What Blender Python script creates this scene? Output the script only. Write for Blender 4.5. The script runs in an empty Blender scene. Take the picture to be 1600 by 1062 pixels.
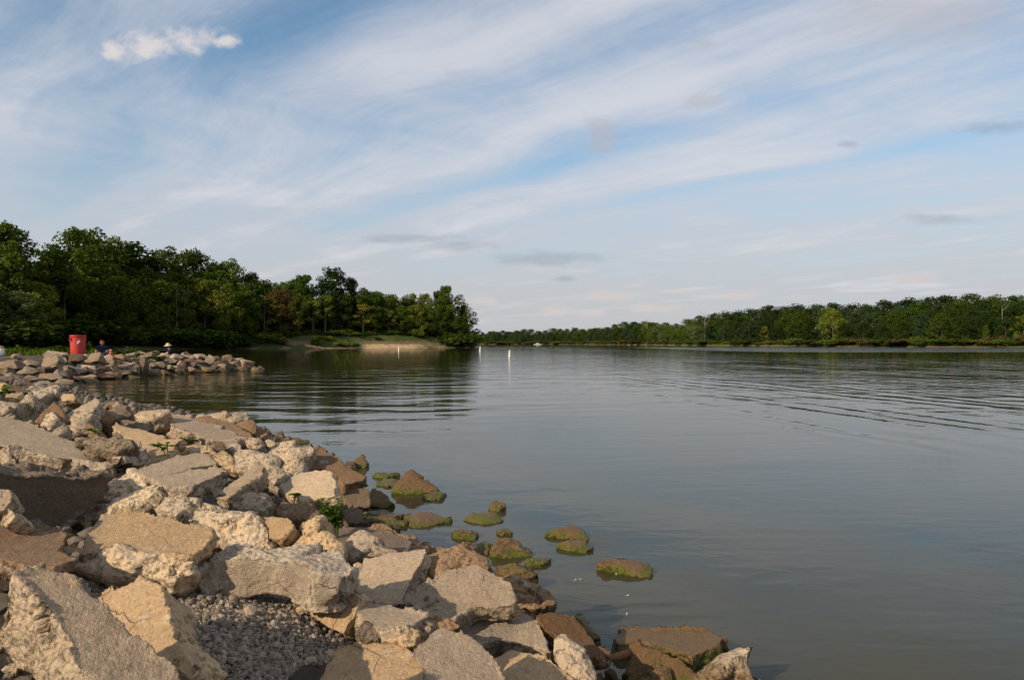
import bpy, bmesh, math, random
import numpy as np
from mathutils import Vector, Matrix

sc = bpy.context.scene
COL = sc.collection
R = math.radians

# ------------------------------------------------------------------ camera
F = 1220.0                      # focal length in pixels of the 1600 px wide photograph
CAM_Z = 1.6
PITCH = math.atan(5.0 / F)
cam_d = bpy.data.cameras.new('camera')
cam_d.sensor_width = 36.0
cam_d.lens = 36.0 * F / 1600.0
cam_d.clip_start = 0.05
cam_d.clip_end = 20000.0
cam = bpy.data.objects.new('camera', cam_d)
cam.location = (0, 0, CAM_Z)
cam.rotation_euler = (R(90) + PITCH, 0, 0)
COL.objects.link(cam)
sc.camera = cam

# ------------------------------------------------------------------ sun, exposure
SUN_EL = R(27)
SUN_DIR = Vector((-0.72, -0.69, 0)).normalized() * math.cos(SUN_EL) + Vector((0, 0, math.sin(SUN_EL)))
sun_d = bpy.data.lights.new('sun', 'SUN')
sun_d.energy = 5.0
sun_d.angle = R(0.6)
sun_d.color = (1.0, 0.83, 0.62)
sun = bpy.data.objects.new('sun', sun_d)
sun.rotation_euler = SUN_DIR.to_track_quat('Z', 'Y').to_euler()
sun.location = (-30, -20, 40)
COL.objects.link(sun)

sc.view_settings.view_transform = 'Standard'
sc.view_settings.look = 'None'
sc.view_settings.gamma = 1.0
sc.view_settings.use_curve_mapping = False
sc.view_settings.exposure = 0.0


# ------------------------------------------------------------------ node helper
class NT:
    def __init__(self, tree):
        self.t = tree
        tree.nodes.clear()

    def n(self, typ, **kw):
        nd = self.t.nodes.new(typ)
        for k, v in kw.items():
            setattr(nd, k, v)
        return nd

    def put(self, sock, v):
        if v is None:
            return
        if isinstance(v, bpy.types.NodeSocket):
            self.t.links.new(v, sock)
        else:
            if isinstance(v, (tuple, list)) and len(v) == 3 and sock.type == 'RGBA':
                v = (*v, 1.0)
            sock.default_value = v

    def m(self, op, a, b=None, c=None, clamp=False):
        nd = self.n('ShaderNodeMath', operation=op, use_clamp=clamp)
        for i, v in enumerate((a, b, c)):
            self.put(nd.inputs[i], v)
        return nd.outputs[0]

    def vm(self, op, a, b=None, out=0):
        nd = self.n('ShaderNodeVectorMath', operation=op)
        self.put(nd.inputs[0], a)
        if b is not None:
            self.put(nd.inputs[1], b)
        return nd.outputs[out]

    def mix(self, f, a, b, blend='MIX'):
        nd = self.n('ShaderNodeMix', data_type='RGBA', blend_type=blend)
        self.put(nd.inputs[0], f)
        self.put(nd.inputs[6], a)
        self.put(nd.inputs[7], b)
        return nd.outputs[2]

    def noise(self, vec, scale, detail=4, rough=0.55, dist=0.0, color=False):
        nd = self.n('ShaderNodeTexNoise')
        if vec is not None:
            self.put(nd.inputs['Vector'], vec)
        self.put(nd.inputs['Scale'], scale)
        nd.inputs['Detail'].default_value = detail
        nd.inputs['Roughness'].default_value = rough
        nd.inputs['Distortion'].default_value = dist
        return nd.outputs[1 if color else 0]

    def voro(self, vec, scale, feature='F1', out='Distance'):
        nd = self.n('ShaderNodeTexVoronoi', feature=feature)
        self.put(nd.inputs['Vector'], vec)
        nd.inputs['Scale'].default_value = scale
        return nd.outputs[out]

    def ramp(self, v, lo, hi, a=0.0, b=1.0, smooth=True):
        nd = self.n('ShaderNodeMapRange', interpolation_type='SMOOTHSTEP' if smooth else 'LINEAR')
        self.put(nd.inputs[0], v)
        for i, x in enumerate((lo, hi, a, b)):
            self.put(nd.inputs[i + 1], x)
        return nd.outputs[0]

    def comb(self, x, y, z):
        nd = self.n('ShaderNodeCombineXYZ')
        for i, v in enumerate((x, y, z)):
            self.put(nd.inputs[i], v)
        return nd.outputs[0]

    def sep(self, v):
        nd = self.n('ShaderNodeSeparateXYZ')
        self.put(nd.inputs[0], v)
        return nd.outputs

    def scale(self, v, s):
        return self.vm('MULTIPLY', v, s)

    def bump(self, h, strength=1.0, dist=1.0, normal=None):
        nd = self.n('ShaderNodeBump')
        nd.inputs['Strength'].default_value = strength
        nd.inputs['Distance'].default_value = dist
        self.put(nd.inputs['Height'], h)
        if normal is not None:
            self.put(nd.inputs['Normal'], normal)
        return nd.outputs[0]


# ------------------------------------------------------------------ sky
world = bpy.data.worlds.new('World')
sc.world = world
world.use_nodes = True
w = NT(world.node_tree)
SKY_STRENGTH = 0.1
sky = w.n('ShaderNodeTexSky', sky_type='NISHITA')
sky.sun_disc = False
sky.sun_elevation = SUN_EL
sky.sun_rotation = math.atan2(SUN_DIR.x, SUN_DIR.y)
sky.air_density = 1.0
sky.dust_density = 0.6
sky.ozone_density = 1.5
gen = w.n('ShaderNodeTexCoord').outputs['Generated']
dx, dy, dz = w.sep(w.vm('NORMALIZE', gen))
zc = w.m('MAXIMUM', dz, 0.0)
# thin high cloud on a flat layer overhead, drawn out along one wind direction
den = w.m('ADD', zc, 0.07)
u = w.m('DIVIDE', dx, den)
v = w.m('DIVIDE', dy, den)
ca, sa = math.cos(R(-44)), math.sin(R(-44))
s_al = w.m('ADD', w.m('MULTIPLY', u, sa), w.m('MULTIPLY', v, ca))       # along the streaks
s_ac = w.m('SUBTRACT', w.m('MULTIPLY', u, ca), w.m('MULTIPLY', v, sa))  # across the streaks
warp = w.noise(w.comb(u, v, 3.1), 0.55, 3, 0.5)
warp = w.m('MULTIPLY', w.m('SUBTRACT', warp, 0.5), 1.0)
acw = w.m('ADD', s_ac, warp)
OFF1, OFF2 = 31.7, 14.1
c1 = w.noise(w.comb(w.m('MULTIPLY', s_al, 0.16), w.m('MULTIPLY', acw, 1.25), OFF1), 1.0, 12, 0.67, 0.12)
c2 = w.noise(w.comb(w.m('MULTIPLY', s_al, 0.30), w.m('MULTIPLY', acw, 0.45), OFF2), 1.0, 6, 0.6)
c3 = w.noise(w.comb(w.m('MULTIPLY', s_al, 0.55), w.m('MULTIPLY', acw, 2.4), 5.2), 1.3, 11, 0.68, 0.15)
c4 = w.noise(w.comb(w.m('ADD', u, warp), v, 13.3), 1.15, 8, 0.60, 0.5)
cs = w.m('ADD', w.m('ADD', w.m('MULTIPLY', c1, 0.36), w.m('MULTIPLY', c2, 0.14)), w.m('ADD', w.m('MULTIPLY', c3, 0.22), w.m('MULTIPLY', c4, 0.28)))
lanes = None
for at, wide, amt in ((2.08, .13, .07), (2.45, .12, -.11), (2.93, .14, .07), (3.20, .10, -.06), (1.45, .10, .05), (1.72, .12, -.05), (.60, .22, .07), (1.03, .16, -.10)):
    g_ = w.m('DIVIDE', w.m('SUBTRACT', w.m('ADD', s_ac, w.m('MULTIPLY', warp, .35)), at), wide)
    g_ = w.m('MULTIPLY', w.m('POWER', 2.718, w.m('MULTIPLY', w.m('MULTIPLY', g_, g_), -1.0)), amt)
    lanes = g_ if lanes is None else w.m('ADD', lanes, g_)
brk = w.noise(w.comb(w.m('MULTIPLY', s_al, 0.5), w.m('MULTIPLY', s_ac, 1.2), 2.2), 1.0, 3, 0.5)
cs = w.m('ADD', cs, w.m('MULTIPLY', lanes, w.ramp(brk, .30, .60, .15, .90)))
cirrus = w.ramp(cs, 0.345, 0.60)
cirrus = w.m('MULTIPLY', cirrus, 0.84)
# the veil closes up towards the horizon
veil = w.ramp(zc, 0.0, 0.34, 0.90, 0.10)
cover = w.m('SUBTRACT', 1.0, w.m('MULTIPLY', w.m('SUBTRACT', 1.0, cirrus), w.m('SUBTRACT', 1.0, veil)))
skycol = w.n('ShaderNodeHueSaturation')
skycol.inputs['Saturation'].default_value = 1.15
skycol.inputs['Value'].default_value = 1.2
w.put(skycol.inputs['Color'], w.mix(1.0, sky.outputs[0], (.86, 1.04, 1.06), 'MULTIPLY'))
cloud_hi = (6.1, 6.3, 6.95)
cloud_lo = (5.3, 5.3, 5.65)
cloudcol = w.mix(w.ramp(zc, 0.02, 0.25), cloud_lo, cloud_hi)
cloudcol = w.mix(w.m('MULTIPLY', w.ramp(cs, 0.50, 0.64), 0.85), cloudcol, (7.1, 7.1, 7.5))
base = w.mix(cover, skycol.outputs[0], cloudcol)
# separate small clouds; places are bearings (tangent of azimuth from north, tangent of height)
ta = w.m('DIVIDE', dx, w.m('MAXIMUM', dy, 0.02))
te = w.m('DIVIDE', dz, w.m('MAXIMUM', dy, 0.02))
front = w.m('GREATER_THAN', dy, 0.05)
puffn = w.noise(w.comb(w.m('MULTIPLY', ta, 1.0), w.m('MULTIPLY', te, 1.6), 0.4), 24.0, 7, 0.62, 0.3)
puffn2 = w.noise(w.comb(w.m('MULTIPLY', ta, 1.0), w.m('MULTIPLY', te, 3.0), 4.4), 15.0, 7, 0.62, 0.3)


def blob(px, py, rx, ry, noise, lo=0.42, hi=1.25, amp=2.3):
    a0, e0 = (px - 800) / F, (536 - py) / F
    qx = w.m('MULTIPLY', w.m('SUBTRACT', ta, a0), F / rx)
    qy = w.m('MULTIPLY', w.m('SUBTRACT', te, e0), F / ry)
    d2 = w.m('ADD', w.m('MULTIPLY', qx, qx), w.m('MULTIPLY', qy, qy))
    g = w.m('POWER', 2.718, w.m('MULTIPLY', d2, -0.7))
    val = w.m('ADD', g, w.m('MULTIPLY', w.m('MULTIPLY', w.m('SUBTRACT', noise, 0.5), amp), w.ramp(d2, 3.0, 7.0, 1.0, 0.0)))
    return w.m('MULTIPLY', w.ramp(val, lo, hi), front)


def union(items):
    acc = None
    for it in items:
        acc = it if acc is None else w.m('MAXIMUM', acc, it)
    return acc


white = union([blob(298, 60, 48, 22, puffn, .30, 1.0, 1.9), blob(232, 72, 50, 22, puffn, .30, 1.0, 1.9), blob(350, 66, 26, 13, puffn, .30, 1.0, 1.9),
               blob(176, 78, 26, 14, puffn, .30, 1.0, 1.9), blob(335, 18, 22, 8, puffn2, 0.5, 1.2)])
low = union([blob(960, 462, 58, 11, puffn2, .38, 1.05, 2.4), blob(1060, 455, 26, 6, puffn2, .38, 1.05, 2.4), blob(1160, 463, 34, 10, puffn2, .38, 1.05, 2.4),
             blob(1248, 467, 36, 10, puffn2, .38, 1.05, 2.4), blob(1430, 434, 36, 7, puffn2, .38, 1.05, 2.4), blob(1010, 480, 24, 8, puffn2, .38, 1.05, 2.4),
             blob(865, 485, 34, 11, puffn2, .38, 1.05, 2.4), blob(1055, 480, 26, 8, puffn2, .38, 1.05, 2.4), blob(762, 470, 26, 9, puffn2, .38, 1.05, 2.4), blob(925, 488, 30, 7, puffn2, .38, 1.05, 2.4)])
dark = union([blob(1478, 341, 66, 11, puffn2, .34, 1.05, 1.8), blob(845, 403, 90, 14, puffn2, .34, 1.05, 1.8), blob(735, 384, 66, 10, puffn2, .34, 1.05, 1.8),
              blob(1325, 226, 22, 7, puffn2, .34, 1.05, 1.8), blob(1560, 200, 55, 14, puffn2, .34, 1.05, 1.8), blob(645, 372, 80, 9, puffn2, .34, 1.05, 1.8),
              blob(885, 436, 18, 5, puffn2, .34, 1.05, 1.8)])
patch = union([blob(1450, 25, 190, 50, puffn2, 0.3, 1.1, 0.9), blob(940, 210, 26, 36, puffn, 0.4, 1.0), blob(1095, 66, 24, 14, puffn, 0.4, 1.2),
               blob(712, 118, 22, 16, puffn, 0.4, 1.2), blob(1095, 156, 34, 18, puffn, 0.4, 1.2)])
base = w.mix(w.m('MULTIPLY', patch, 0.45), base, (4.7, 4.55, 4.85))
base = w.mix(w.m('MULTIPLY', dark, 0.42), base, (2.95, 3.35, 4.0))
base = w.mix(w.m('MULTIPLY', low, 0.80), base, (6.5, 5.95, 5.8))
base = w.mix(w.m('MULTIPLY', white, 0.90), base, (7.4, 6.9, 6.9))
bg = w.n('ShaderNodeBackground')
bg.inputs['Strength'].default_value = SKY_STRENGTH
w.put(bg.inputs['Color'], base)
w.put(w.n('ShaderNodeOutputWorld').inputs['Surface'], bg.outputs[0])
sc.cycles.max_bounces = 6
sc.cycles.diffuse_bounces = 3
sc.cycles.glossy_bounces = 3
sc.cycles.transparent_max_bounces = 12
sc.cycles.caustics_reflective = False
sc.cycles.caustics_refractive = False
sc.cycles.sample_clamp_indirect = 4.0


# ------------------------------------------------------------------ object helpers
def tag(o, label=None, cat=None, group=None, kind=None):
    for k, val in (('label', label), ('category', cat), ('group', group), ('kind', kind)):
        if val:
            o[k] = val
    return o


def link(name, me, parent=None, mats=()):
    o = bpy.data.objects.new(name, me)
    COL.objects.link(o)
    if parent is not None:
        o.parent = parent
    if me is not None:
        for mt in mats:
            me.materials.append(mt)
    return o


def empty(name, loc=(0, 0, 0)):
    o = bpy.data.objects.new(name, None)
    o.location = loc
    o.empty_display_size = 0.2
    COL.objects.link(o)
    return o


def mesh_np(name, co, faces, mat_idx=None, smooth=False):
    """co (n,3); faces: one (m,k) array or a list of lists"""
    me = bpy.data.meshes.new(name)
    if isinstance(faces, np.ndarray):
        k = faces.shape[1]
        me.vertices.add(len(co))
        me.vertices.foreach_set('co', np.asarray(co, dtype=np.float32).ravel())
        me.loops.add(faces.size)
        me.loops.foreach_set('vertex_index', faces.astype(np.int32).ravel())
        me.polygons.add(len(faces))
        me.polygons.foreach_set('loop_start', np.arange(0, faces.size, k, dtype=np.int32))
        me.polygons.foreach_set('use_smooth', np.full(len(faces), smooth))
        if mat_idx is not None:
            me.polygons.foreach_set('material_index', np.asarray(mat_idx, dtype=np.int32))
        me.update(calc_edges=True)
        me.validate()
    else:
        me.from_pydata([tuple(c) for c in co], [], faces)
        if smooth:
            for p in me.polygons:
                p.use_smooth = True
    return me


def copy_tree(o):
    c = o.copy()
    COL.objects.link(c)
    for ch in list(o.children):
        d = ch.copy()
        COL.objects.link(d)
        d.parent = c
        for g in list(ch.children):
            e = g.copy()
            COL.objects.link(e)
            e.parent = d
    return c


# ------------------------------------------------------------------ numpy noise
_rng = np.random.RandomState(11)
_P = _rng.permutation(256)
_P = np.concatenate([_P, _P, _P])
_G = _rng.normal(size=(256, 3))
_G /= np.linalg.norm(_G, axis=1)[:, None]


def perlin(p):
    pi = np.floor(p).astype(np.int64)
    pf = p - pi
    pi &= 255
    fu = pf * pf * pf * (pf * (pf * 6 - 15) + 10)
    out = np.zeros(len(p))
    for i in (0, 1):
        for j in (0, 1):
            for k in (0, 1):
                h = _P[_P[_P[(pi[:, 0] + i) & 255] + ((pi[:, 1] + j) & 255)] + ((pi[:, 2] + k) & 255)]
                g = _G[h]
                d = (g * (pf - np.array((i, j, k)))).sum(1)
                wt = (fu[:, 0] if i else 1 - fu[:, 0]) * (fu[:, 1] if j else 1 - fu[:, 1]) * (fu[:, 2] if k else 1 - fu[:, 2])
                out += wt * d
    return out


def fbm(p, octv=4, gain=0.5, ridge=False):
    a, s, tot = 1.0, 1.0, np.zeros(len(p))
    for _ in range(octv):
        nv = perlin(p * s)
        tot += a * ((0.35 - np.abs(nv)) if ridge else nv)
        a *= gain
        s *= 2.03
    return tot


# ------------------------------------------------------------------ rays through the photograph and the shape of the bank
def ray(px, py):
    d = Vector((px - 800, F, -(py - 531)))
    d.rotate(Matrix.Rotation(PITCH, 3, 'X'))
    return np.array(d) / d.y          # scaled to unit depth


CAMP = np.array((0, 0, CAM_Z))
SHORE = np.array([(2.4, -6), (1.6, 0), (.95, 2.9), (.62, 3.7), (.45, 3.95), (.23, 4.7), (-.18, 5.5), (-.54, 6.0), (-1.0, 6.9),
                  (-1.35, 7.9), (-2.03, 10.3), (-3.3, 12.7), (-4.95, 15.1), (-6.2, 16.6), (-8.3, 17.9), (-10.6, 20.5), (-13.4, 24.7),
                  (-16.7, 30.5), (-18.3, 33.6), (-18.0, 36.2), (-17.3, 41), (-15.3, 46.0), (-15.6, 48.0), (-17.5, 49.0), (-23, 47.5),
                  (-30, 47), (-48, 47), (-90, 52), (-90, -60), (2.4, -60)], dtype=float)


def poly_sd(pts, poly):
    """signed distance, positive inside"""
    pts = np.atleast_2d(np.asarray(pts, dtype=float))
    best = np.full(len(pts), 1e9)
    inside = np.zeros(len(pts), bool)
    n = len(poly)
    for i in range(n):
        a, b = poly[i], poly[(i + 1) % n]
        ab = b - a
        t = np.clip(((pts - a) @ ab) / (ab @ ab), 0, 1)
        d = np.hypot(*(pts - (a + t[:, None] * ab)).T)
        best = np.minimum(best, d)
        cond = ((a[1] > pts[:, 1]) != (b[1] > pts[:, 1]))
        with np.errstate(divide='ignore', invalid='ignore'):
            xin = (b[0] - a[0]) * (pts[:, 1] - a[1]) / (b[1] - a[1]) + a[0]
        inside ^= cond & (pts[:, 0] < xin)
    return np.where(inside, best, -best)


def zb(pts):
    pts = np.atleast_2d(np.asarray(pts, dtype=float))
    d = poly_sd(pts, SHORE)
    k = np.clip((pts[:, 1] - 26) / 8, 0, 1)
    slope = 0.27 + 0.25 * k
    cap = 0.98 + 0.06 * k - 0.32 * np.clip((pts[:, 0] + 24) / 8, 0, 1) * np.clip((pts[:, 1] - 34) / 4, 0, 1)
    z = np.where(d > 0, d * slope, d * 0.32)
    return np.maximum(np.where(z > cap - .15, cap - .15 * np.exp(-(z - cap + .15) / .15), z), -2.2)


def depth_on_bank(px, py, dz):
    r = ray(px, py)
    t = np.concatenate([np.arange(1.2, 12, .03), np.arange(12, 70, .1)])
    p = CAMP + t[:, None] * r
    below = p[:, 2] < zb(p[:, :2]) + dz
    i = np.argmax(below)
    if not below[i]:
        return 44.0
    return t[i]


# ------------------------------------------------------------------ materials
def new_mat(name):
    mt = bpy.data.materials.new(name)
    mt.use_nodes = True
    return mt, NT(mt.node_tree)


def simple_mat(name, col, rough=0.6, var=0.12, scale=8.0, bump=0.0, spec=0.3, metallic=0.0):
    mt, q = new_mat(name)
    tc = q.n('ShaderNodeTexCoord').outputs['Object']
    nz = q.noise(tc, scale, 5, 0.6)
    c = q.mix(nz, tuple(x * (1 - var) for x in col), tuple(min(1, x * (1 + var)) for x in col))
    b = q.n('ShaderNodeBsdfPrincipled')
    q.put(b.inputs['Base Color'], c)
    b.inputs['Roughness'].default_value = rough
    b.inputs['Metallic'].default_value = metallic
    b.inputs['Specular IOR Level'].default_value = spec
    if bump:
        q.put(b.inputs['Normal'], q.bump(nz, 1.0, bump))
    q.put(q.n('ShaderNodeOutputMaterial').inputs[0], b.outputs[0])
    return mt


def concrete_mat(name, wet_line=0.0):
    """old broken concrete: trowelled faces, broken faces full of stones, stained brown and green by the water line"""
    mt, q = new_mat(name)
    geo = q.n('ShaderNodeNewGeometry')
    tc = q.n('ShaderNodeTexCoord').outputs['Object']
    oi = q.n('ShaderNodeObjectInfo')
    rnd = oi.outputs['Random']
    flat = q.n('ShaderNodeAttribute', attribute_name='flat').outputs['Fac']
    off = q.vm('ADD', tc, q.comb(q.m('MULTIPLY', rnd, 37.0), q.m('MULTIPLY', rnd, 11.0), 0.0))
    big = q.noise(off, 3.2, 6, 0.65, 0.5)
    mid = q.noise(off, 17.0, 6, 0.7)
    fine = q.noise(off, 150.0, 3, 0.7)
    spk = q.noise(off, 62.0, 4, 0.75)
    # trowelled, weathered face
    face = q.mix(big, (0.265, 0.198, 0.130), (0.43, 0.330, 0.222))
    face = q.mix(q.m('MULTIPLY', q.ramp(mid, 0.42, 0.68), 0.5), face, (0.235, 0.175, 0.118))
    face = q.mix(q.m('MULTIPLY', q.ramp(spk, 0.54, 0.66), 0.6), face, (0.13, 0.10, 0.078))
    face = q.mix(q.m('MULTIPLY', q.ramp(spk, 0.46, 0.34), 0.5), face, (0.56, 0.46, 0.34))
    # broken face: mortar with stones showing
    cell = q.voro(off, 46.0, out='Color')
    cellr = q.sep(cell)[0]
    vd = q.voro(off, 46.0)
    stone = q.mix(cellr, (0.14, 0.105, 0.085), (0.52, 0.42, 0.30))
    mort = q.mix(big, (0.34, 0.255, 0.165), (0.54, 0.43, 0.295))
    isst = q.m('MULTIPLY', q.ramp(vd, 0.58, 0.40), q.ramp(cellr, 0.28, 0.45))
    brk = q.mix(q.m('MULTIPLY', isst, 0.55), mort, stone)
    pit = q.ramp(q.noise(off, 34.0, 5, 0.7), 0.46, 0.33)
    brk = q.mix(q.m('MULTIPLY', pit, 0.6), brk, (0.13, 0.10, 0.075))
    stain = q.ramp(q.noise(off, 1.7, 4, 0.6), 0.48, 0.66)
    col = q.mix(flat, brk, face)
    col = q.mix(q.m('MULTIPLY', stain, 0.45), col, (0.20, 0.18, 0.155))
    col = q.mix(1.0, col, oi.outputs['Color'], 'MULTIPLY')
    hue = q.mix(q.noise(q.comb(q.m('MULTIPLY', rnd, 91.0), 0.0, 0.0), 1.0, 0), (.86, .93, 1.04), (1.12, 1.02, .92))
    col = q.mix(1.0, col, hue, 'MULTIPLY')
    ve = q.n('ShaderNodeTexVoronoi', feature='DISTANCE_TO_EDGE')
    q.put(ve.inputs['Vector'], q.vm('ADD', off, q.scale(q.noise(off, 6.0, 4, .7, color=True), (.06, .06, .06))))
    ve.inputs['Scale'].default_value = 2.6
    crack = q.m('MULTIPLY', q.ramp(ve.outputs['Distance'], .007, .001), q.ramp(q.noise(off, 2.2, 3, .5), .54, .64))
    col = q.mix(q.m('MULTIPLY', crack, .5), col, (.05, .04, .03))
    lich = q.m('MULTIPLY', q.ramp(q.noise(off, 7.0, 5, .75), .60, .68), .5)
    col = q.mix(lich, col, (.46, .44, .38))
    dirt = q.m('MULTIPLY', q.ramp(q.noise(off, 4.3, 6, .8, ), .56, .70), .55)
    col = q.mix(dirt, col, (.12, .095, .07))
    vary = q.m('ADD', 0.96, q.m('MULTIPLY', rnd, 0.28))
    col = q.mix(1.0, col, q.comb(vary, vary, vary), 'MULTIPLY')
    # water line
    pz = q.sep(geo.outputs['Position'])[2]
    wob = q.m('MULTIPLY', q.m('SUBTRACT', q.noise(geo.outputs['Position'], 5.0, 4, 0.65), 0.5), 0.16)
    zz = q.m('ADD', pz, wob)
    wet = q.ramp(zz, 0.21, 0.10)
    alg = q.ramp(zz, 0.060, 0.020)
    brown = q.mix(mid, (0.080, 0.046, 0.018), (0.20, 0.120, 0.045))
    col = q.mix(q.m('MULTIPLY', wet, 0.85), col, brown)
    alg = q.m('MULTIPLY', alg, q.ramp(q.noise(geo.outputs['Position'], 9.0, 4, .7), .34, .50))
    algc = q.mix(q.noise(geo.outputs['Position'], 40.0, 4, 0.7), (0.022, 0.032, 0.004), (0.16, 0.16, 0.012))
    col = q.mix(q.m('MULTIPLY', alg, 0.95), col, algc)
    b = q.n('ShaderNodeBsdfPrincipled')
    q.put(b.inputs['Base Color'], col)
    q.put(b.inputs['Roughness'], q.m('SUBTRACT', 0.93, q.m('MULTIPLY', wet, 0.45)))
    b.inputs['Specular IOR Level'].default_value = 0.3
    hb = q.m('ADD', q.m('ADD', q.m('MULTIPLY', fine, 0.006), q.m('MULTIPLY', spk, 0.010)), q.m('MULTIPLY', mid, 0.012))
    hr = q.m('ADD', q.m('MULTIPLY', q.m('SUBTRACT', 1.0, vd), 0.012), q.m('MULTIPLY', pit, -0.012))
    hh = q.m('ADD', hb, q.m('MULTIPLY', hr, q.m('SUBTRACT', 1.0, q.m('MULTIPLY', flat, 0.88))))
    hh = q.m('SUBTRACT', hh, q.m('MULTIPLY', crack, .006))
    q.put(b.inputs['Normal'], q.bump(hh, 0.9, 1.0))
    q.put(q.n('ShaderNodeOutputMaterial').inputs[0], b.outputs[0])
    return mt


M = {}
M['concrete'] = concrete_mat('broken_concrete')

# ------------------------------------------------------------------ rocks of the near bank
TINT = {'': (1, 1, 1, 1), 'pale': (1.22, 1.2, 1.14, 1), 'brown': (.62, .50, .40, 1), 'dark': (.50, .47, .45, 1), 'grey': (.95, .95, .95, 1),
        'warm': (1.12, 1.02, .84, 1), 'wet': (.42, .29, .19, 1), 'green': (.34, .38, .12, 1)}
# each: kind, label, outline of its main face in the photograph, facing, thickness, height above the bank, options
ROCKS = []


def rk(name, label, poly, n, t, dz=.16, tint='', dome=0.0, rough=1.0, jag=1.0, D=None, face=1.0, under=0.86, fd=None, push=0.0):
    ROCKS.append(dict(name=name, label=label, poly=poly, n=n, t=t, dz=dz, tint=tint, dome=dome, rough=rough, jag=jag, D=D, face=face, under=under, fd=fd, push=push))


S_, C_, K_ = 'concrete_slab', 'concrete_chunk', 'rock'
# --- nearest row
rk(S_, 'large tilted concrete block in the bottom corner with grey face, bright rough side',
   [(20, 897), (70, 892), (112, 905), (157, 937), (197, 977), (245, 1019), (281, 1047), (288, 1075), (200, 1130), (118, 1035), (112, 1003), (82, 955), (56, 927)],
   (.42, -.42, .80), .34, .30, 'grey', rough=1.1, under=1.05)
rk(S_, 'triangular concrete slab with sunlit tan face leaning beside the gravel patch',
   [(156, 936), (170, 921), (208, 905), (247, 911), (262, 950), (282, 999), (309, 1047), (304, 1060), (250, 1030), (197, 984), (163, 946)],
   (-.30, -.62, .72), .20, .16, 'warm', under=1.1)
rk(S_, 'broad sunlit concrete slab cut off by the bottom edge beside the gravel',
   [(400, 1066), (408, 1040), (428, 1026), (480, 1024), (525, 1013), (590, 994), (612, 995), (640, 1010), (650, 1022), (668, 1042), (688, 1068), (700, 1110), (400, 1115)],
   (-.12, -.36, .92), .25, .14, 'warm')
rk(S_, 'grey triangular concrete slab with pointed top at the bottom edge, crossed by a shadow',
   [(645, 1018), (670, 990), (692, 972), (715, 985), (750, 1000), (771, 1026), (788, 1064), (790, 1100), (705, 1100)],
   (.10, -.42, .90), .16, .24, 'grey')
rk(S_, 'thick grey slab with rough front edge below the largest pale angular slab',
   [(702, 977), (726, 952), (770, 948), (808, 951), (838, 966), (856, 1000), (862, 1021), (815, 1006), (775, 997), (752, 1004), (722, 990)],
   (.02, -.36, .93), .13, .22, '')
rk(S_, 'pale concrete slab at the bottom edge under the thick grey slab',
   [(774, 1026), (800, 1013), (860, 1031), (894, 1053), (908, 1072), (890, 1110), (785, 1110)],
   (-.08, -.38, .92), .16, .18, 'warm')
rk(S_, 'largest pale angular slab by the water with stone chips on it',
   [(640, 940), (660, 920), (690, 892), (721, 884), (745, 878), (766, 892), (803, 920), (812, 938), (795, 947), (745, 948), (718, 959), (700, 970), (668, 965)],
   (-.02, -.46, .88), .15, .26, 'grey')
rk(S_, 'smooth tilted square slab with dark ragged right edge beside the gravelly slab',
   [(556, 900), (565, 870), (612, 860), (665, 854), (668, 862), (638, 915), (633, 948), (585, 942), (558, 924)],
   (-.10, -.52, .84), .20, .24, '')
rk(S_, 'low flat slab with thin sunlit front edge under the smooth square slab',
   [(560, 938), (596, 941), (634, 948), (666, 965), (648, 975), (597, 986), (563, 968)],
   (0, -.12, .99), .12, .16, '')
rk(S_, 'curved concrete block leaning under the overhanging gravelly slab',
   [(455, 950), (520, 945), (556, 922), (562, 930), (555, 960), (537, 990), (500, 972)],
   (-.25, -.80, .52), .2, .10, 'warm')
rk(S_, 'long slab with gravel-encrusted top and smooth sunlit front overhanging the gravel',
   [(300, 880), (345, 860), (440, 856), (528, 860), (555, 884), (548, 897), (500, 899), (470, 883), (420, 876), (330, 874)],
   (.04, -.10, .99), .185, .33, '', rough=1.2, face=0.0, fd=(-.05, -1, .1))
rk(C_, 'rough pale chunk between the flat tan slab and the gravel',
   [(113, 888), (130, 870), (160, 850), (194, 853), (233, 862), (270, 859), (302, 876), (299, 892), (270, 903), (225, 902), (169, 897), (140, 896)],
   (-.08, -.62, .78), .16, .14, 'pale', dome=.20, face=0.0, rough=1.2)
rk(S_, 'flat tan slab with shaded right edge in front of the long rough boulder',
   [(124, 863), (138, 828), (157, 799), (180, 801), (233, 804), (281, 814), (318, 825), (330, 838), (300, 866), (270, 864), (235, 864), (194, 858), (160, 856), (132, 866)],
   (-.04, -.42, .91), .11, .28, 'warm')
rk(C_, 'long rough ridge-shaped boulder with white broken peak lying across the middle of the bank',
   [(104, 814), (150, 775), (196, 740), (210, 736), (228, 744), (262, 762), (300, 775), (345, 790), (400, 806), (421, 822), (418, 850), (398, 866), (366, 862), (330, 836), (281, 814), (233, 804), (180, 800), (150, 806), (128, 824)],
   (-.16, -.72, .67), .24, .20, 'pale', dome=.14, face=0.0, rough=1.0)
rk(C_, 'small blocky chunk wedged against the right end of the long rough boulder',
   [(407, 806), (439, 806), (455, 812), (459, 822), (437, 844), (422, 842), (412, 822)], (-.35, -.66, .66), .12, .16, 'warm')
rk(S_, 'flat dull slab at the left edge of the photo above the gravel',
   [(-40, 816), (0, 819), (60, 824), (98, 830), (95, 840), (105, 848), (93, 860), (123, 872), (85, 886), (37, 882), (-40, 870)],
   (.02, -.12, .99), .10, .18, 'brown')
rk(C_, 'small sunlit chunk under the dark hollow at the left edge',
   [(-8, 822), (4, 800), (18, 795), (24, 806), (12, 820)], (-.3, -.75, .6), .12, .2, 'warm', face=.3)
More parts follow.
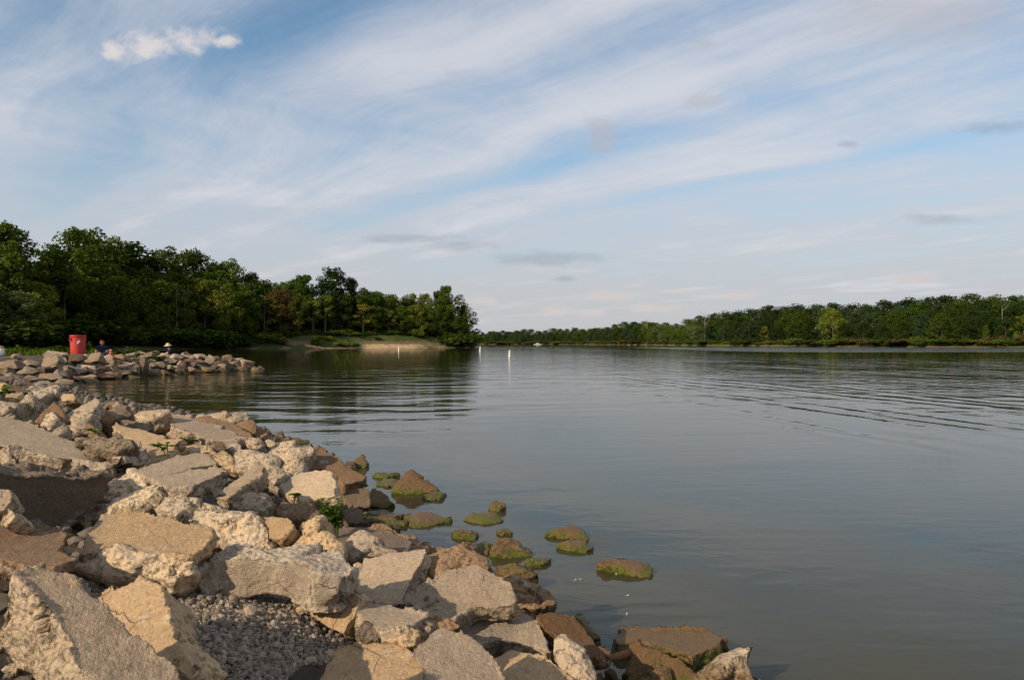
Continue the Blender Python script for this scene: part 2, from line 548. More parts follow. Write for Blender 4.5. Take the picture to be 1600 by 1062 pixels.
rk(C_, 'shaded stub of concrete at the left edge beside the dark hollow',
   [(-25, 770), (0, 764), (16, 765), (19, 782), (6, 797), (-25, 800)], (.1, -.8, .6), .16, .26, '', face=.2)
rk(C_, 'pitted triangular chunk behind the gravel-encrusted slab, left of the leafy weed',
   [(428, 862), (448, 836), (470, 810), (506, 806), (508, 820), (500, 828), (520, 838), (535, 852), (532, 872), (470, 870)],
   (-.26, -.72, .64), .2, .20, 'warm', dome=.18, face=0.0, rough=1.2)
rk(K_, 'rounded pale boulder lying just right of the leafy weed',
   [(541, 868), (547, 845), (561, 832), (577, 834), (596, 845), (623, 861), (605, 868), (574, 871), (552, 877)], (-.2, -.62, .76), .18, .16, '', dome=.22, face=.3)
rk(S_, 'dark flat slab behind the rounded pale boulder',
   [(497, 830), (540, 823), (580, 826), (615, 832), (642, 848), (640, 862), (560, 858), (510, 845)], (.05, -.12, .99), .12, .14, 'dark')
rk(S_, 'wet brown gravelly wedge sloping into the water right of the leafy weed',
   [(545, 822), (606, 819), (630, 831), (662, 845), (694, 858), (671, 867), (624, 858), (590, 840)], (.10, -.26, .96), .14, .10, 'brown', face=0.0)
rk(C_, 'brownish broken chunk behind the largest pale angular slab',
   [(660, 902), (665, 876), (695, 856), (721, 845), (731, 851), (762, 870), (771, 885), (760, 894), (746, 884), (720, 888), (695, 900), (672, 920)],
   (-.04, -.66, .75), .2, .16, 'brown', dome=.15, face=.2)
rk(K_, 'large wet brown boulder with green algae skirt at the waterline',
   [(764, 872), (772, 845), (789, 840), (812, 846), (830, 862), (845, 872), (832, 882), (800, 884), (778, 880)], (.05, -.62, .78), .34, .05, 'wet', dome=.25, face=.4)
rk(K_, 'low algae-covered rock in front of the large wet brown boulder',
   [(778, 884), (800, 882), (826, 890), (842, 897), (820, 906), (795, 904)], (.05, -.4, .9), .2, .05, 'green', dome=.25)
rk(C_, 'dark brown pitted chunk at the waterline right of the largest pale angular slab',
   [(778, 898), (815, 900), (845, 912), (862, 926), (866, 946), (838, 953), (806, 947), (786, 925)], (.08, -.55, .83), .3, .08, 'brown', dome=.15, face=0.0)
rk(S_, 'wet brown slab sliding into the water beside the rusty pipe',
   [(834, 957), (862, 952), (896, 962), (920, 990), (950, 1020), (924, 1028), (890, 1003), (856, 984)], (.22, -.42, .88), .12, .10, 'wet')
rk(C_, 'rough grey chunk left of the rusty pipe',
   [(862, 996), (882, 986), (906, 1012), (936, 1050), (938, 1080), (890, 1070), (868, 1030)], (-.05, -.66, .75), .2, .16, '', dome=.2, face=0.0)
rk(S_, 'flat purplish slab half awash in the lake in front of the bottom edge',
   [(962, 991), (974, 983), (1010, 981), (1100, 982), (1134, 994), (1107, 1015), (1082, 1028), (1046, 1013), (999, 998), (966, 1008)],
   (-.02, -.06, .998), .16, .10, 'brown', D=1.06)
rk(S_, 'dark brown wet slab leaning against the flat purplish slab',
   [(988, 1000), (1030, 1012), (1064, 1030), (1096, 1058), (1100, 1090), (975, 1090)], (-.05, -.90, .43), .10, .12, 'wet', D=1.03)
rk(K_, 'small round stone at the bottom edge in front of the dark wet slab',
   [(992, 1064), (1006, 1046), (1027, 1035), (1047, 1042), (1052, 1075), (995, 1085)], (-.1, -.7, .7), .12, .12, 'brown', dome=.3, D=1.06, face=.3)
rk(C_, 'bright rough pebbly chunk standing alone at the bottom edge in the water',
   [(1085, 1066), (1100, 1042), (1122, 1024), (1145, 1016), (1168, 1024), (1187, 1046), (1208, 1066), (1205, 1110), (1090, 1110)],
   (-.15, -.72, .68), .3, .2, 'pale', dome=.25, face=0.0, rough=1.4, D=1.10)
# --- middle of the bank
rk(S_, 'clean bright folded slab right above the leafy weed',
   [(432, 762), (437, 753), (470, 740), (507, 732), (522, 738), (529, 777), (497, 779), (468, 780), (448, 774)], (-.28, -.50, .82), .13, .26, 'pale')
rk(S_, 'tilted brown slab with bright left end above the clean folded slab',
   [(477, 740), (480, 720), (497, 699), (507, 704), (538, 722), (575, 744), (561, 754), (536, 757), (520, 739), (500, 733)], (.16, -.50, .85), .20, .20, 'brown')
rk(C_, 'dark square-faced block between the folded slab and the water',
   [(528, 759), (555, 760), (574, 763), (579, 768), (577, 791), (538, 788)], (.30, -.85, .42), .2, .12, 'dark')
rk(C_, 'dark low block below the square-faced one behind the leafy weed',
   [(536, 791), (567, 794), (568, 815), (545, 818), (534, 806)], (.3, -.8, .5), .2, .10, 'dark')
rk(C_, 'rough pebbly chunk at the crest touching the bright end of the tilted brown slab',
   [(418, 706), (432, 693), (466, 694), (491, 698), (488, 708), (477, 720), (474, 740), (455, 748), (440, 732)], (-.15, -.68, .72), .2, .22, '', dome=.15, face=0.0, rough=1.3)
rk(C_, 'pale rough rounded chunk left of the pebbly crest chunk',
   [(366, 731), (370, 712), (386, 701), (420, 711), (446, 728), (457, 746), (425, 759), (408, 745), (385, 740)], (-.2, -.66, .72), .22, .22, '', dome=.18, face=0.0, rough=1.2)
rk(S_, 'sunlit wedge slab with shaded right side in front of the pale rounded chunk',
   [(338, 774), (360, 755), (404, 718), (414, 728), (410, 740), (378, 760), (360, 775)], (-.2, -.36, .91), .16, .26, '')
rk(S_, 'flat slab with dark ragged right edge and rough front behind the ridge boulder',
   [(237, 747), (294, 733), (350, 729), (355, 735), (311, 758), (262, 761)], (0, -.22, .97), .14, .32, '')
rk(S_, 'smooth shaded slab behind the flat slab in the middle of the bank',
   [(209, 737), (262, 716), (305, 706), (330, 709), (342, 724), (294, 733), (237, 748)], (.06, -.28, .95), .12, .28, '')
rk(C_, 'ragged sunlit rim of rubble behind the smooth shaded slab',
   [(256, 720), (275, 706), (298, 694), (330, 699), (362, 715), (370, 738), (350, 730), (338, 712), (303, 707)], (-.2, -.68, .7), .16, .22, 'warm', dome=.1, face=0.0)
rk(S_, 'bright long slab with green weed at its edge in the upper bank',
   [(172, 667), (181, 657), (210, 668), (240, 675), (285, 686), (275, 703), (246, 721), (234, 722), (220, 711), (206, 692)], (-.06, -.30, .95), .12, .26, 'warm')
rk(S_, 'long thick slab with smooth top and rough sunlit front near the cove',
   [(234, 656), (266, 644), (310, 655), (355, 671), (394, 686), (330, 688), (298, 676), (260, 661)], (.06, -.18, .98), .17, .26, '', rough=1.2)
rk(S_, 'thin brown slab lying behind the long thick slab near the cove',
   [(302, 652), (330, 650), (366, 660), (392, 676), (398, 685), (372, 681), (340, 667)], (.08, -.22, .97), .08, .16, 'brown')
rk(C_, 'ribbed grey chunk on the shore of the cove above the thin brown slab',
   [(308, 655), (326, 646), (356, 644), (387, 643), (391, 652), (366, 661), (330, 659)], (-.05, -.62, .78), .22, .16, '', dome=.1, face=0.0, rough=1.3)
rk(K_, 'brown pointed rock at the cove shore beside the ribbed grey chunk',
   [(366, 663), (390, 653), (402, 665), (399, 677), (385, 676)], (.1, -.66, .74), .25, .14, 'brown', dome=.15)
rk(S_, 'thin brown stone leaning at the water end of the cove shore',
   [(401, 669), (408, 666), (424, 683), (413, 690)], (-.2, -.5, .85), .12, .10, 'brown')
rk(K_, 'small grey boulder beside the rough crest, one stone left of the round cream stone',
   [(382, 689), (392, 684), (407, 685), (411, 695), (402, 702), (386, 699)], (-.2, -.68, .7), .2, .16, '', dome=.25, face=.2)
rk(K_, 'small round cream stone at the crest above the pebbly chunk',
   [(414, 689), (420, 686), (428, 688), (430, 694), (420, 699)], (-.3, -.68, .66), .12, .16, 'pale', dome=.3)
rk(K_, 'dark wedge stone under the end of the long thick slab',
   [(326, 689), (346, 688), (354, 696), (351, 708), (334, 702)], (.35, -.7, .6), .2, .14, 'dark', dome=.1)
rk(C_, 'small pale rubble piece beside the dark wedge stone',
   [(352, 704), (362, 694), (378, 699), (384, 708), (366, 714)], (-.2, -.6, .76), .15, .10, '', dome=.1, face=0.0)
# --- left column of big pieces
rk(S_, 'huge overhanging slab with thick rough broken edge above a dark hollow at the left edge',
   [(-120, 640), (0, 647), (12, 652), (36, 656), (84, 674), (108, 684), (150, 697), (186, 703), (232, 698), (228, 712), (180, 722), (110, 716), (45, 704), (0, 696), (-120, 690)],
   (.05, -.16, .98), .22, .27, 'grey', rough=1.5, under=.93)
rk(S_, 'shaded leaning block inside the dark hollow under the huge slab',
   [(-60, 738), (40, 745), (120, 748), (178, 742), (150, 790), (108, 818), (20, 822), (-60, 816)], (.70, -.68, -.16), .3, .12, 'dark', rough=.7, push=.55)  # dark tint puts the hollow's shade into the block's colour
rk(C_, 'dark rough slab end resting on the back of the huge overhanging slab',
   [(118, 686), (150, 677), (188, 679), (214, 694), (182, 706), (150, 699)], (.1, -.52, .85), .14, .34, 'dark', face=0.0, dome=.1, rough=1.3)
rk(S_, 'overhanging slab with rough sunlit rim and black shaded face at the upper left edge',
   [(-60, 628), (0, 628), (35, 614), (60, 601), (80, 600), (92, 607), (84, 616), (57, 626), (30, 638), (0, 642), (-60, 648)], (.14, -.2, .97), .32, .24, 'grey', face=0.0, rough=1.3, under=.62)
rk(S_, 'shaded tall pointed slab leaning under the black shaded face',
   [(50, 660), (70, 640), (84, 625), (94, 632), (104, 657), (84, 669), (66, 663)], (.25, -.82, .5), .14, .22, 'brown')
rk(C_, 'small upright sunlit chunk in front of the shaded pointed slab',
   [(62, 666), (72, 642), (84, 642), (90, 655), (81, 672), (66, 668)], (-.2, -.8, .55), .14, .22, '', dome=.15, face=0.0)
rk(C_, 'pitted triangular grey chunk behind the huge overhanging slab',
   [(84, 675), (108, 656), (125, 637), (140, 640), (147, 647), (131, 672), (117, 679), (95, 678)], (-.05, -.72, .68), .2, .24, '', dome=.12, face=0.0, rough=1.3)
rk(S_, 'light wedge slab with dark right end behind the pitted triangular chunk',
   [(98, 650), (135, 630), (149, 620), (158, 628), (146, 641), (124, 641), (104, 654)], (-.18, -.5, .84), .16, .26, '')
rk(K_, 'small sunlit block beside the rim of the upper left slab',
   [(93, 620), (100, 615), (112, 614), (119, 625), (97, 627)], (-.3, -.74, .6), .25, .2, 'warm', dome=.1)
rk(C_, 'smooth brown triangular fragment behind the dark rough slab end',
   [(126, 679), (134, 662), (143, 661), (158, 675), (152, 681)], (-.1, -.76, .64), .12, .28, 'brown')
rk(K_, 'rounded brown boulder right of the pitted triangular chunk',
   [(138, 656), (158, 643), (178, 642), (188, 653), (166, 663), (148, 662)], (.05, -.62, .78), .25, .2, 'brown', dome=.25, face=.3)
rk(C_, 'long dark square beam of concrete behind the rim of the upper left slab',
   [(8, 601), (26, 602), (46, 604), (48, 611), (9, 613)], (.45, -.85, .2), .5, .2, 'dark')
rk(C_, 'sunlit block end at the left edge beside the dark beam',
   [(-25, 600), (8, 599), (10, 613), (-25, 616)], (-.3, -.8, .5), .5, .2, 'warm')
rk(S_, 'pale flat slab at the left edge in front of the dark beam',
   [(-30, 616), (5, 614), (38, 612), (30, 620), (-30, 628)], (-.05, -.3, .95), .2, .24, 'warm')
rk(K_, 'dark stone at the cove shore below the driftwood stick',
   [(172, 640), (184, 634), (200, 638), (207, 648), (190, 655), (176, 651)], (.1, -.66, .74), .3, .12, 'dark', dome=.2)
rk(K_, 'low brown stone at the cove shore left of the long thick slab',
   [(204, 650), (222, 643), (250, 640), (268, 644), (244, 654), (220, 659)], (-.1, -.5, .86), .25, .12, '', dome=.2)
rk(K_, 'grey stone at the cove shore right of the driftwood stick',
   [(160, 636), (172, 626), (188, 627), (197, 634), (180, 640)], (-.1, -.6, .8), .3, .10, 'brown', dome=.2)
rk(K_, 'dark pebbly chunk beside the bright long slab, below the cove stones',
   [(176, 661), (190, 655), (220, 659), (240, 668), (228, 674), (200, 668)], (0, -.5, .86), .2, .16, 'dark', dome=.12, face=0.0)
rk(C_, 'shaded chunk between the bright long slab and the dark rough slab end',
   [(204, 716), (214, 702), (228, 708), (236, 722), (214, 730)], (.1, -.72, .68), .15, .2, '', face=0.0, dome=.1)
rk(C_, 'gravelly low piece between the two pale middle chunks and the ridge boulder',
   [(352, 782), (380, 772), (415, 776), (428, 788), (410, 800), (372, 796)], (.05, -.42, .9), .16, .14, '', face=0.0, dome=.12, rough=1.3)
rk(C_, 'brown chunk under the clean folded slab',
   [(425, 800), (440, 786), (470, 785), (500, 796), (505, 808), (468, 812), (446, 812)], (.02, -.5, .86), .2, .12, 'brown', face=0.0, dome=.12)
rk(C_, 'broken pale bits stacked between the low flat slab and the broad bottom slab',
   [(598, 1000), (614, 984), (636, 976), (656, 984), (650, 1008), (630, 1012)], (-.1, -.66, .74), .12, .12, 'warm', dome=.1, face=0.0)
rk(C_, 'dull chunk under the front tip of the largest pale angular slab',
   [(650, 976), (678, 960), (704, 966), (722, 976), (700, 990), (664, 994)], (.05, -.52, .85), .14, .10, 'brown', dome=.1, face=0.0)
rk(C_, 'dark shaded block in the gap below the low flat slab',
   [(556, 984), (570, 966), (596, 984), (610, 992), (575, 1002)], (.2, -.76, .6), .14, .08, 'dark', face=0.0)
rk(C_, 'brown wet stones under the dark pitted chunk at the waterline',
   [(806, 950), (836, 950), (856, 962), (850, 978), (820, 962)], (.1, -.5, .86), .2, .04, 'wet', dome=.1, face=0.0)
# --- stones standing in the water
rk(K_, 'pyramid-shaped brown stone with dark green foot standing in the lake',
   [(610, 768), (620, 750), (643, 731), (660, 743), (678, 757), (690, 765), (664, 770), (630, 772)], (.02, -.60, .80), .45, .0, 'wet', D=1.0, dome=.12, face=.6)
rk(K_, 'small dark stone with green skirt nearest the tilted brown slab in the water',
   [(545, 722), (556, 715), (567, 711), (577, 722), (570, 731), (552, 729)], (0, -.5, .86), .4, .0, 'green', D=1.0, dome=.12)
rk(K_, 'brown and green stone in the water touching the dark square-faced block',
   [(576, 790), (578, 763), (587, 760), (602, 772), (619, 786), (605, 794)], (.15, -.66, .74), .3, .0, 'wet', D=1.0, dome=.15)
rk(K_, 'flat awash stone with brown centre and algae all round, right of the leafy weed',
   [(633, 806), (651, 799), (680, 801), (705, 812), (672, 822), (648, 824)], (.02, -.10, .99), .22, .0, 'wet', D=1.0, dome=.13)
rk(K_, 'flat brown-topped stone with thick green rim in the lake',
   [(723, 810), (738, 801), (774, 801), (785, 812), (776, 818), (738, 817)], (0, -.12, .99), .3, .0, 'wet', D=1.0, dome=.13)
rk(K_, 'smallest mossy stone farthest out beyond the flat brown-topped one',
   [(762, 793), (766, 786), (775, 783), (788, 790), (782, 799), (766, 799)], (0, -.4, .9), .3, .0, 'green', D=1.0, dome=.13)
rk(K_, 'tan-topped stone with algae skirt standing farther out in the lake',
   [(850, 832), (870, 824), (894, 817), (916, 830), (923, 843), (898, 842), (870, 840)], (0, -.28, .95), .35, .0, 'wet', D=1.0, dome=.13)
rk(K_, 'round green stone touching the front of the tan-topped one',
   [(867, 849), (890, 845), (914, 843), (928, 856), (912, 863), (888, 857)], (0, -.20, .97), .3, .0, 'green', D=1.0, dome=.13)
rk(K_, 'elongated green stone with tan tip lying farthest right in the lake',
   [(930, 878), (960, 876), (990, 872), (1010, 880), (1019, 892), (1012, 902), (985, 898), (955, 887)], (.02, -.2, .97), .35, .0, 'wet', D=1.0, dome=.13)
rk(K_, 'low brown stone with green tail at the water beside the crest boulders',
   [(434, 686), (448, 683), (468, 686), (484, 690), (466, 693), (446, 692)], (.02, -.12, .99), .3, .0, 'wet', D=1.0, dome=.13)
# --- algae-covered stones just awash
for lab, pl, DD in (
        ('green weedy hump just awash behind the pyramid-shaped stone', [(580, 742), (600, 738), (626, 741), (604, 745)], 1.0),
        ('green weedy patch touching the left of the pyramid-shaped stone', [(588, 752), (600, 747), (618, 749), (622, 757), (604, 759)], 1.0),
        ('dark green weed-covered stone right of the pyramid-shaped stone', [(661, 775), (683, 765), (701, 769), (690, 777), (672, 780)], 1.0),
        ('dark weedy stone awash in front of the flat brown-topped one', [(701, 834), (717, 826), (748, 832), (744, 840), (722, 838)], 1.0),
        ('thin green sliver of weed right of the dark weedy stone', [(776, 828), (792, 826), (802, 831), (786, 833)], 1.0),
        ('weedy brown stone awash beneath the dark low block', [(566, 800), (600, 797), (632, 806), (634, 817), (600, 818), (572, 812)], 1.0),
        ('green weedy patch left of the large wet brown boulder', [(742, 850), (758, 845), (770, 852), (762, 862), (748, 860)], 1.0),
        ('green weedy tail drifting right of the large wet brown boulder', [(822, 874), (842, 868), (862, 872), (848, 880), (826, 883)], 1.0),
        ('green weedy patch in the gap beside the wet brown sliding slab', [(898, 960), (910, 955), (925, 985), (945, 1008), (930, 1005), (912, 985)], 1.0)):
    rk('algae_clump', lab, pl, (0, -.03, 1), .12, .0, 'green', D=1.02, dome=.08, face=0.0, rough=.8)

CAT = {'concrete_slab': 'concrete slab', 'concrete_chunk': 'concrete chunk', 'rock': 'rock', 'algae_clump': 'algae'}


def ragged(poly, amp, seed, n_sub=3):
    """break each side of an outline into an uneven line"""
    rg = random.Random(seed)
    pts = [Vector(p) for p in poly]
    for it in range(n_sub):
        out = []
        for i, a in enumerate(pts):
            b = pts[(i + 1) % len(pts)]
            L = (b - a).length
            out.append(a)
            if L > amp * 2.2:
                mid = a.lerp(b, rg.uniform(.35, .65))
                nn = Vector((-(b - a).y, (b - a).x)).normalized()
                out.append(mid + nn * rg.uniform(-1, 1) * min(L * .09, amp))
        pts = out
    return pts


def facets(co, cell, seed):
    # planes of fracture: each cell of the broken face is its own small tilted facet
    rg_ = np.random.RandomState(seed)
    lo_, hi_ = co.min(0) - cell, co.max(0) + cell
    n_ = int(min(420, max(8, np.prod((hi_ - lo_) / cell))))
    sd_ = rg_.uniform(lo_, hi_, (n_, 3))
    tl_ = rg_.normal(size=(n_, 3)) * .55
    of_ = rg_.uniform(-1, 1, n_) * cell * .22
    out = np.empty(len(co))
    for a_ in range(0, len(co), 4000):
        c_ = co[a_:a_ + 4000]
        d_ = ((c_[:, None, :] - sd_[None]) ** 2).sum(2)
        k_ = d_.argmin(1)
        out[a_:a_ + 4000] = ((c_ - sd_[k_]) * tl_[k_]).sum(1) + of_[k_]
    return out


# metres each piece is moved along its line of sight so that it lies in front of or behind its neighbours as in the pile
PUSH = [0.00, 0.00, 0.05, 0.13, 0.33, 0.24, 0.76, 0.61, -0.04, 0.05, 0.12, -0.10, 0.07, 0.34, -0.14, 0.00, -0.04, 0.03, -0.04, -0.07, -0.81, -1.04, -0.15, 0.00, -1.14, -0.36, -0.14, 0.08, 0.00, -0.07, -0.05, 0.00, 0.01, -0.21, 0.21, 0.00, 0.26, -0.66, 0.46, 0.25, 0.00, -0.53, 0.15, 1.04, -0.33, -1.04, -0.53, 0.00, -0.28, 0.00, -0.12, -0.30, 0.43, 0.00, 0.46, 0.72, -0.11, -0.07, 0.54, 0.09, -0.67, 0.00, -0.41, -0.75, 0.15, -0.01, -1.08, 0.01, -1.43, -1.53, -0.07, -0.30, -1.10, -0.03, -0.32, -0.13, -0.66, 0.10, 0.00, -0.56, 0.00, 0.13, -0.18, 0.00, 0.00, 0.00, 0.00, 0.05, -0.21, 0.00, 0.00, 0.00, -0.08, 0.00, 0.00, -0.55]
staged = []
for i, r in enumerate(ROCKS):
    rg = random.Random(100 + i)
    n = Vector(r['n']).normalized()
    poly = r['poly']
    low = max(poly, key=lambda p: p[1])
    if low[1] > 1062:
        inside_pts = [p for p in poly if p[1] <= 1062]
        low = max(inside_pts, key=lambda p: p[1])
    D = (CAM_Z - (r['D'] - 1.0)) * F / (low[1] - 536) if r['D'] else depth_on_bank(low[0], low[1], r['dz'])
    lim = 0 if r['D'] else .22 if r['dz'] <= .10 else max(.4, .085 * D)
    D += r['push'] + max(-lim, min(lim, PUSH[i]))
    p0 = CAMP + D * ray(*low)
    nv = np.array(n)
    P3 = []
    for p in poly:
        d = ray(*p)
        dn = d @ nv
        tt = ((p0 - CAMP) @ nv) / dn if abs(dn) > 1e-4 else D
        tt = min(max(tt, D * .72), D * 1.55)
        P3.append(CAMP + tt * d)
    P3 = np.array(P3)
    cen = P3.mean(0)
    ax = Vector((1, 0, 0)) - n * n.x
    ax.normalize()
    ay = n.cross(ax)
    A = np.array(ax); B = np.array(ay)
    uv = np.stack([(P3 - cen) @ A, (P3 - cen) @ B], 1)
    size = float(np.sqrt(max(1e-6, abs(0.5 * np.sum(uv[:, 0] * np.roll(uv[:, 1], -1) - np.roll(uv[:, 0], -1) * uv[:, 1])))))
    ring = ragged([tuple(x) for x in uv], .022 * r['jag'] * min(1.6, D / 4), i)
    area = sum(ring[k].x * ring[(k + 1) % len(ring)].y - ring[(k + 1) % len(ring)].x * ring[k].y for k in range(len(ring)))
    if area < 0:
        ring = ring[::-1]
    m = len(ring)
    t = r['t'] * .85
    bm = bmesh.new()
    top = [bm.verts.new((p.x, p.y, 0)) for p in ring]
    ro = r['rough']
    c2 = sum(ring, Vector((0, 0))) / m
    mids, bots = [], []
    ph = rg.uniform(0, 6)
    for k, p in enumerate(ring):
        o = p - c2
        f1 = 1 + rg.uniform(-.03, .05) * ro
        f2 = r['under'] + rg.uniform(-.05, .04) * ro
        mids.append(bm.verts.new((c2.x + o.x * f1, c2.y + o.y * f1, -t * rg.uniform(.42, .58))))
        bots.append(bm.verts.new((c2.x + o.x * f2, c2.y + o.y * f2, -t * (1 + .12 * math.sin(k * .5 + ph)))))
    for k in range(m):
        j = (k + 1) % m
        bm.faces.new((top[j], top[k], mids[k], mids[j]))
        bm.faces.new((mids[j], mids[k], bots[k], bots[j]))
    bm.faces.new(bots[::-1])
    if r['dome'] > 0:
        inn = [bm.verts.new((c2.x + (p.x - c2.x) * rg.uniform(.42, .62), c2.y + (p.y - c2.y) * rg.uniform(.42, .62), size * r['dome'] * rg.uniform(.55, 1.0))) for p in ring]
        for k in range(m):
            j = (k + 1) % m
            bm.faces.new((top[k], top[j], inn[j], inn[k]))
        bm.faces.new(inn)
    else:
        bm.faces.new(top)
    bmesh.ops.recalc_face_normals(bm, faces=bm.faces)
    bmesh.ops.triangulate(bm, faces=bm.faces, ngon_method='EAR_CLIP')
    me = bpy.data.meshes.new(r['name'])
    bm.to_mesh(me)
    bm.free()
    o = link(r['name'], me)
    mw = Matrix((ax, ay, n)).transposed().to_4x4()
    mw.translation = Vector(cen)
    o.matrix_world = mw
    vox = min(max(.0075, D / F * 3.2), size / 14)
    md = o.modifiers.new('remesh', 'REMESH')
    md.mode = 'VOXEL'
    md.voxel_size = vox
    md.use_smooth_shade = True
    staged.append((o, r, D, size, vox, i))

dg = bpy.context.evaluated_depsgraph_get()
dg.update()
TOTAL = 0
for o, r, D, size, vox, i in staged:
    me = bpy.data.meshes.new_from_object(o.evaluated_get(dg))
    o.modifiers.clear()
    old = o.data
    o.data = me
    bpy.data.meshes.remove(old)
    me.name = r['name']
    nvt = len(me.vertices)
    co = np.empty(nvt * 3, np.float32)
    no = np.empty(nvt * 3, np.float32)
    me.vertices.foreach_get('co', co)
    me.vertices.foreach_get('normal', no)
    co = co.reshape(-1, 3).astype(float)
    no = no.reshape(-1, 3).astype(float)
    flat = np.clip((no[:, 2] - .80) / .15, 0, 1) * r['face']
    flat *= np.clip((co[:, 2] + vox * 3) / (vox * 2), 0, 1)
    if r['fd']:
        wn = no @ np.array(o.matrix_world.to_3x3()).T
        fdv = np.array(r['fd']) / np.linalg.norm(r['fd'])
        flat = np.maximum(flat, np.clip((wn @ fdv - .72) / .15, 0, 1))
    q = co + np.array((i * 3.17, i * 1.3, i * .7))
    big = fbm(q / .16, 3, .55)
    mid = fbm(q / .055, 3, .6, True)
    fine = fbm(q / .021, 2, .6) if vox < .014 else 0
    ro = r['rough'] * min(1.0, .35 + size)
    amp = (1 - flat)
    fc = facets(co + .02 * np.stack([big, mid, -big], 1), .17, i) + .45 * facets(co + .01 * np.stack([mid, big, mid], 1), .07, i + 500)
    disp = ro * (amp * (.018 * big + .003 * mid + .0045 * fine + .32 * fc)) + flat * (.007 * fbm(q / .22, 3, .55) + .0035 * fbm(q / .05, 2, .6))
    co += no * disp[:, None]
    me.vertices.foreach_set('co', co.astype(np.float32).ravel())
    at = me.attributes.new('flat', 'FLOAT', 'POINT')
    at.data.foreach_set('value', flat.astype(np.float32))
    me.polygons.foreach_set('use_smooth', np.ones(len(me.polygons), bool))
    me.update()
    me.materials.append(M['concrete'])
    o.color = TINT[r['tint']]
    tag(o, r['label'], CAT[r['name']], {'concrete_slab': 'broken slabs on the near bank', 'concrete_chunk': 'broken chunks on the near bank',
                                        'rock': 'rocks on the near bank', 'algae_clump': 'algae clumps awash'}[r['name']])
    TOTAL += len(me.polygons)
print('rock quads', TOTAL)


for o, r, *_ in staged:
    o['kind'] = 'thing'


# ------------------------------------------------------------------ ground, bank, lake
def soil_mat(name, c1, c2, c3, scale=3.0):
    mt, q = new_mat(name)
    pos = q.n('ShaderNodeNewGeometry').outputs['Position']
    a = q.noise(pos, scale * .12, 5, .6)
    b_ = q.noise(pos, scale, 6, .7)
    c = q.mix(q.ramp(a, .4, .6), c1, c2)
    c = q.mix(q.m('MULTIPLY', q.ramp(b_, .45, .7), .7), c, c3)
    pz = q.sep(pos)[2]
    c = q.mix(q.ramp(pz, .12, .0), c, (0.05, 0.038, 0.016))
    c = q.mix(q.ramp(pz, .02, -.10), c, (0.035, 0.045, 0.012))
    bs = q.n('ShaderNodeBsdfPrincipled')
    q.put(bs.inputs['Base Color'], c)
    bs.inputs['Roughness'].default_value = .95
    bs.inputs['Specular IOR Level'].default_value = .2
    q.put(bs.inputs['Normal'], q.bump(b_, 1, .05))
    q.put(q.n('ShaderNodeOutputMaterial').inputs[0], bs.outputs[0])
    return mt


M['soil'] = soil_mat('bank_soil', (.085, .065, .046), (.13, .10, .07), (.06, .048, .036), 14)


def grid_mesh(name, xs, ys, zf, mat, smooth=True):
    X, Y = np.meshgrid(xs, ys)
    P = np.stack([X.ravel(), Y.ravel()], 1)
    Z = zf(P)
    co = np.column_stack([P, Z])
    nx, ny = len(xs), len(ys)
    idx = np.arange(nx * ny).reshape(ny, nx)
    f = np.stack([idx[:-1, :-1], idx[:-1, 1:], idx[1:, 1:], idx[1:, :-1]], -1).reshape(-1, 4)
    me = mesh_np(name, co, f, smooth=smooth)
    return link(name, me, mats=[mat])


def bank_z(P):
    p3 = np.column_stack([P, np.zeros(len(P))])
    z = zb(P)
    land = np.clip((z + .1) / .2, 0, 1)
    # the cap keeps the open lot flat; boulders sit in hollows between
    return z - .07 * land + .05 * fbm(p3 / .7, 3) * land + .02 * fbm(p3 / .18, 2) * land


xs = np.unique(np.concatenate([np.arange(-90, -12, .6), np.arange(-12, -4, .16), np.arange(-4, 3.2, .09), np.arange(3.2, 9, .6)]))
ys = np.unique(np.concatenate([np.arange(-30, 0, 1.0), np.arange(0, 9, .09), np.arange(9, 26, .18), np.arange(26, 58, .5)]))
tag(grid_mesh('bank', xs, ys, bank_z, M['soil']), kind='structure')

M['bed'] = simple_mat('lake_bed', (.05, .05, .025), .95, .3, .4)
me = mesh_np('ground', [(-9000, -9000, -2.4), (9000, -9000, -2.4), (9000, 9000, -2.4), (-9000, 9000, -2.4)], np.array([[0, 1, 2, 3]]))
tag(link('ground', me, mats=[M['bed']]), kind='structure')


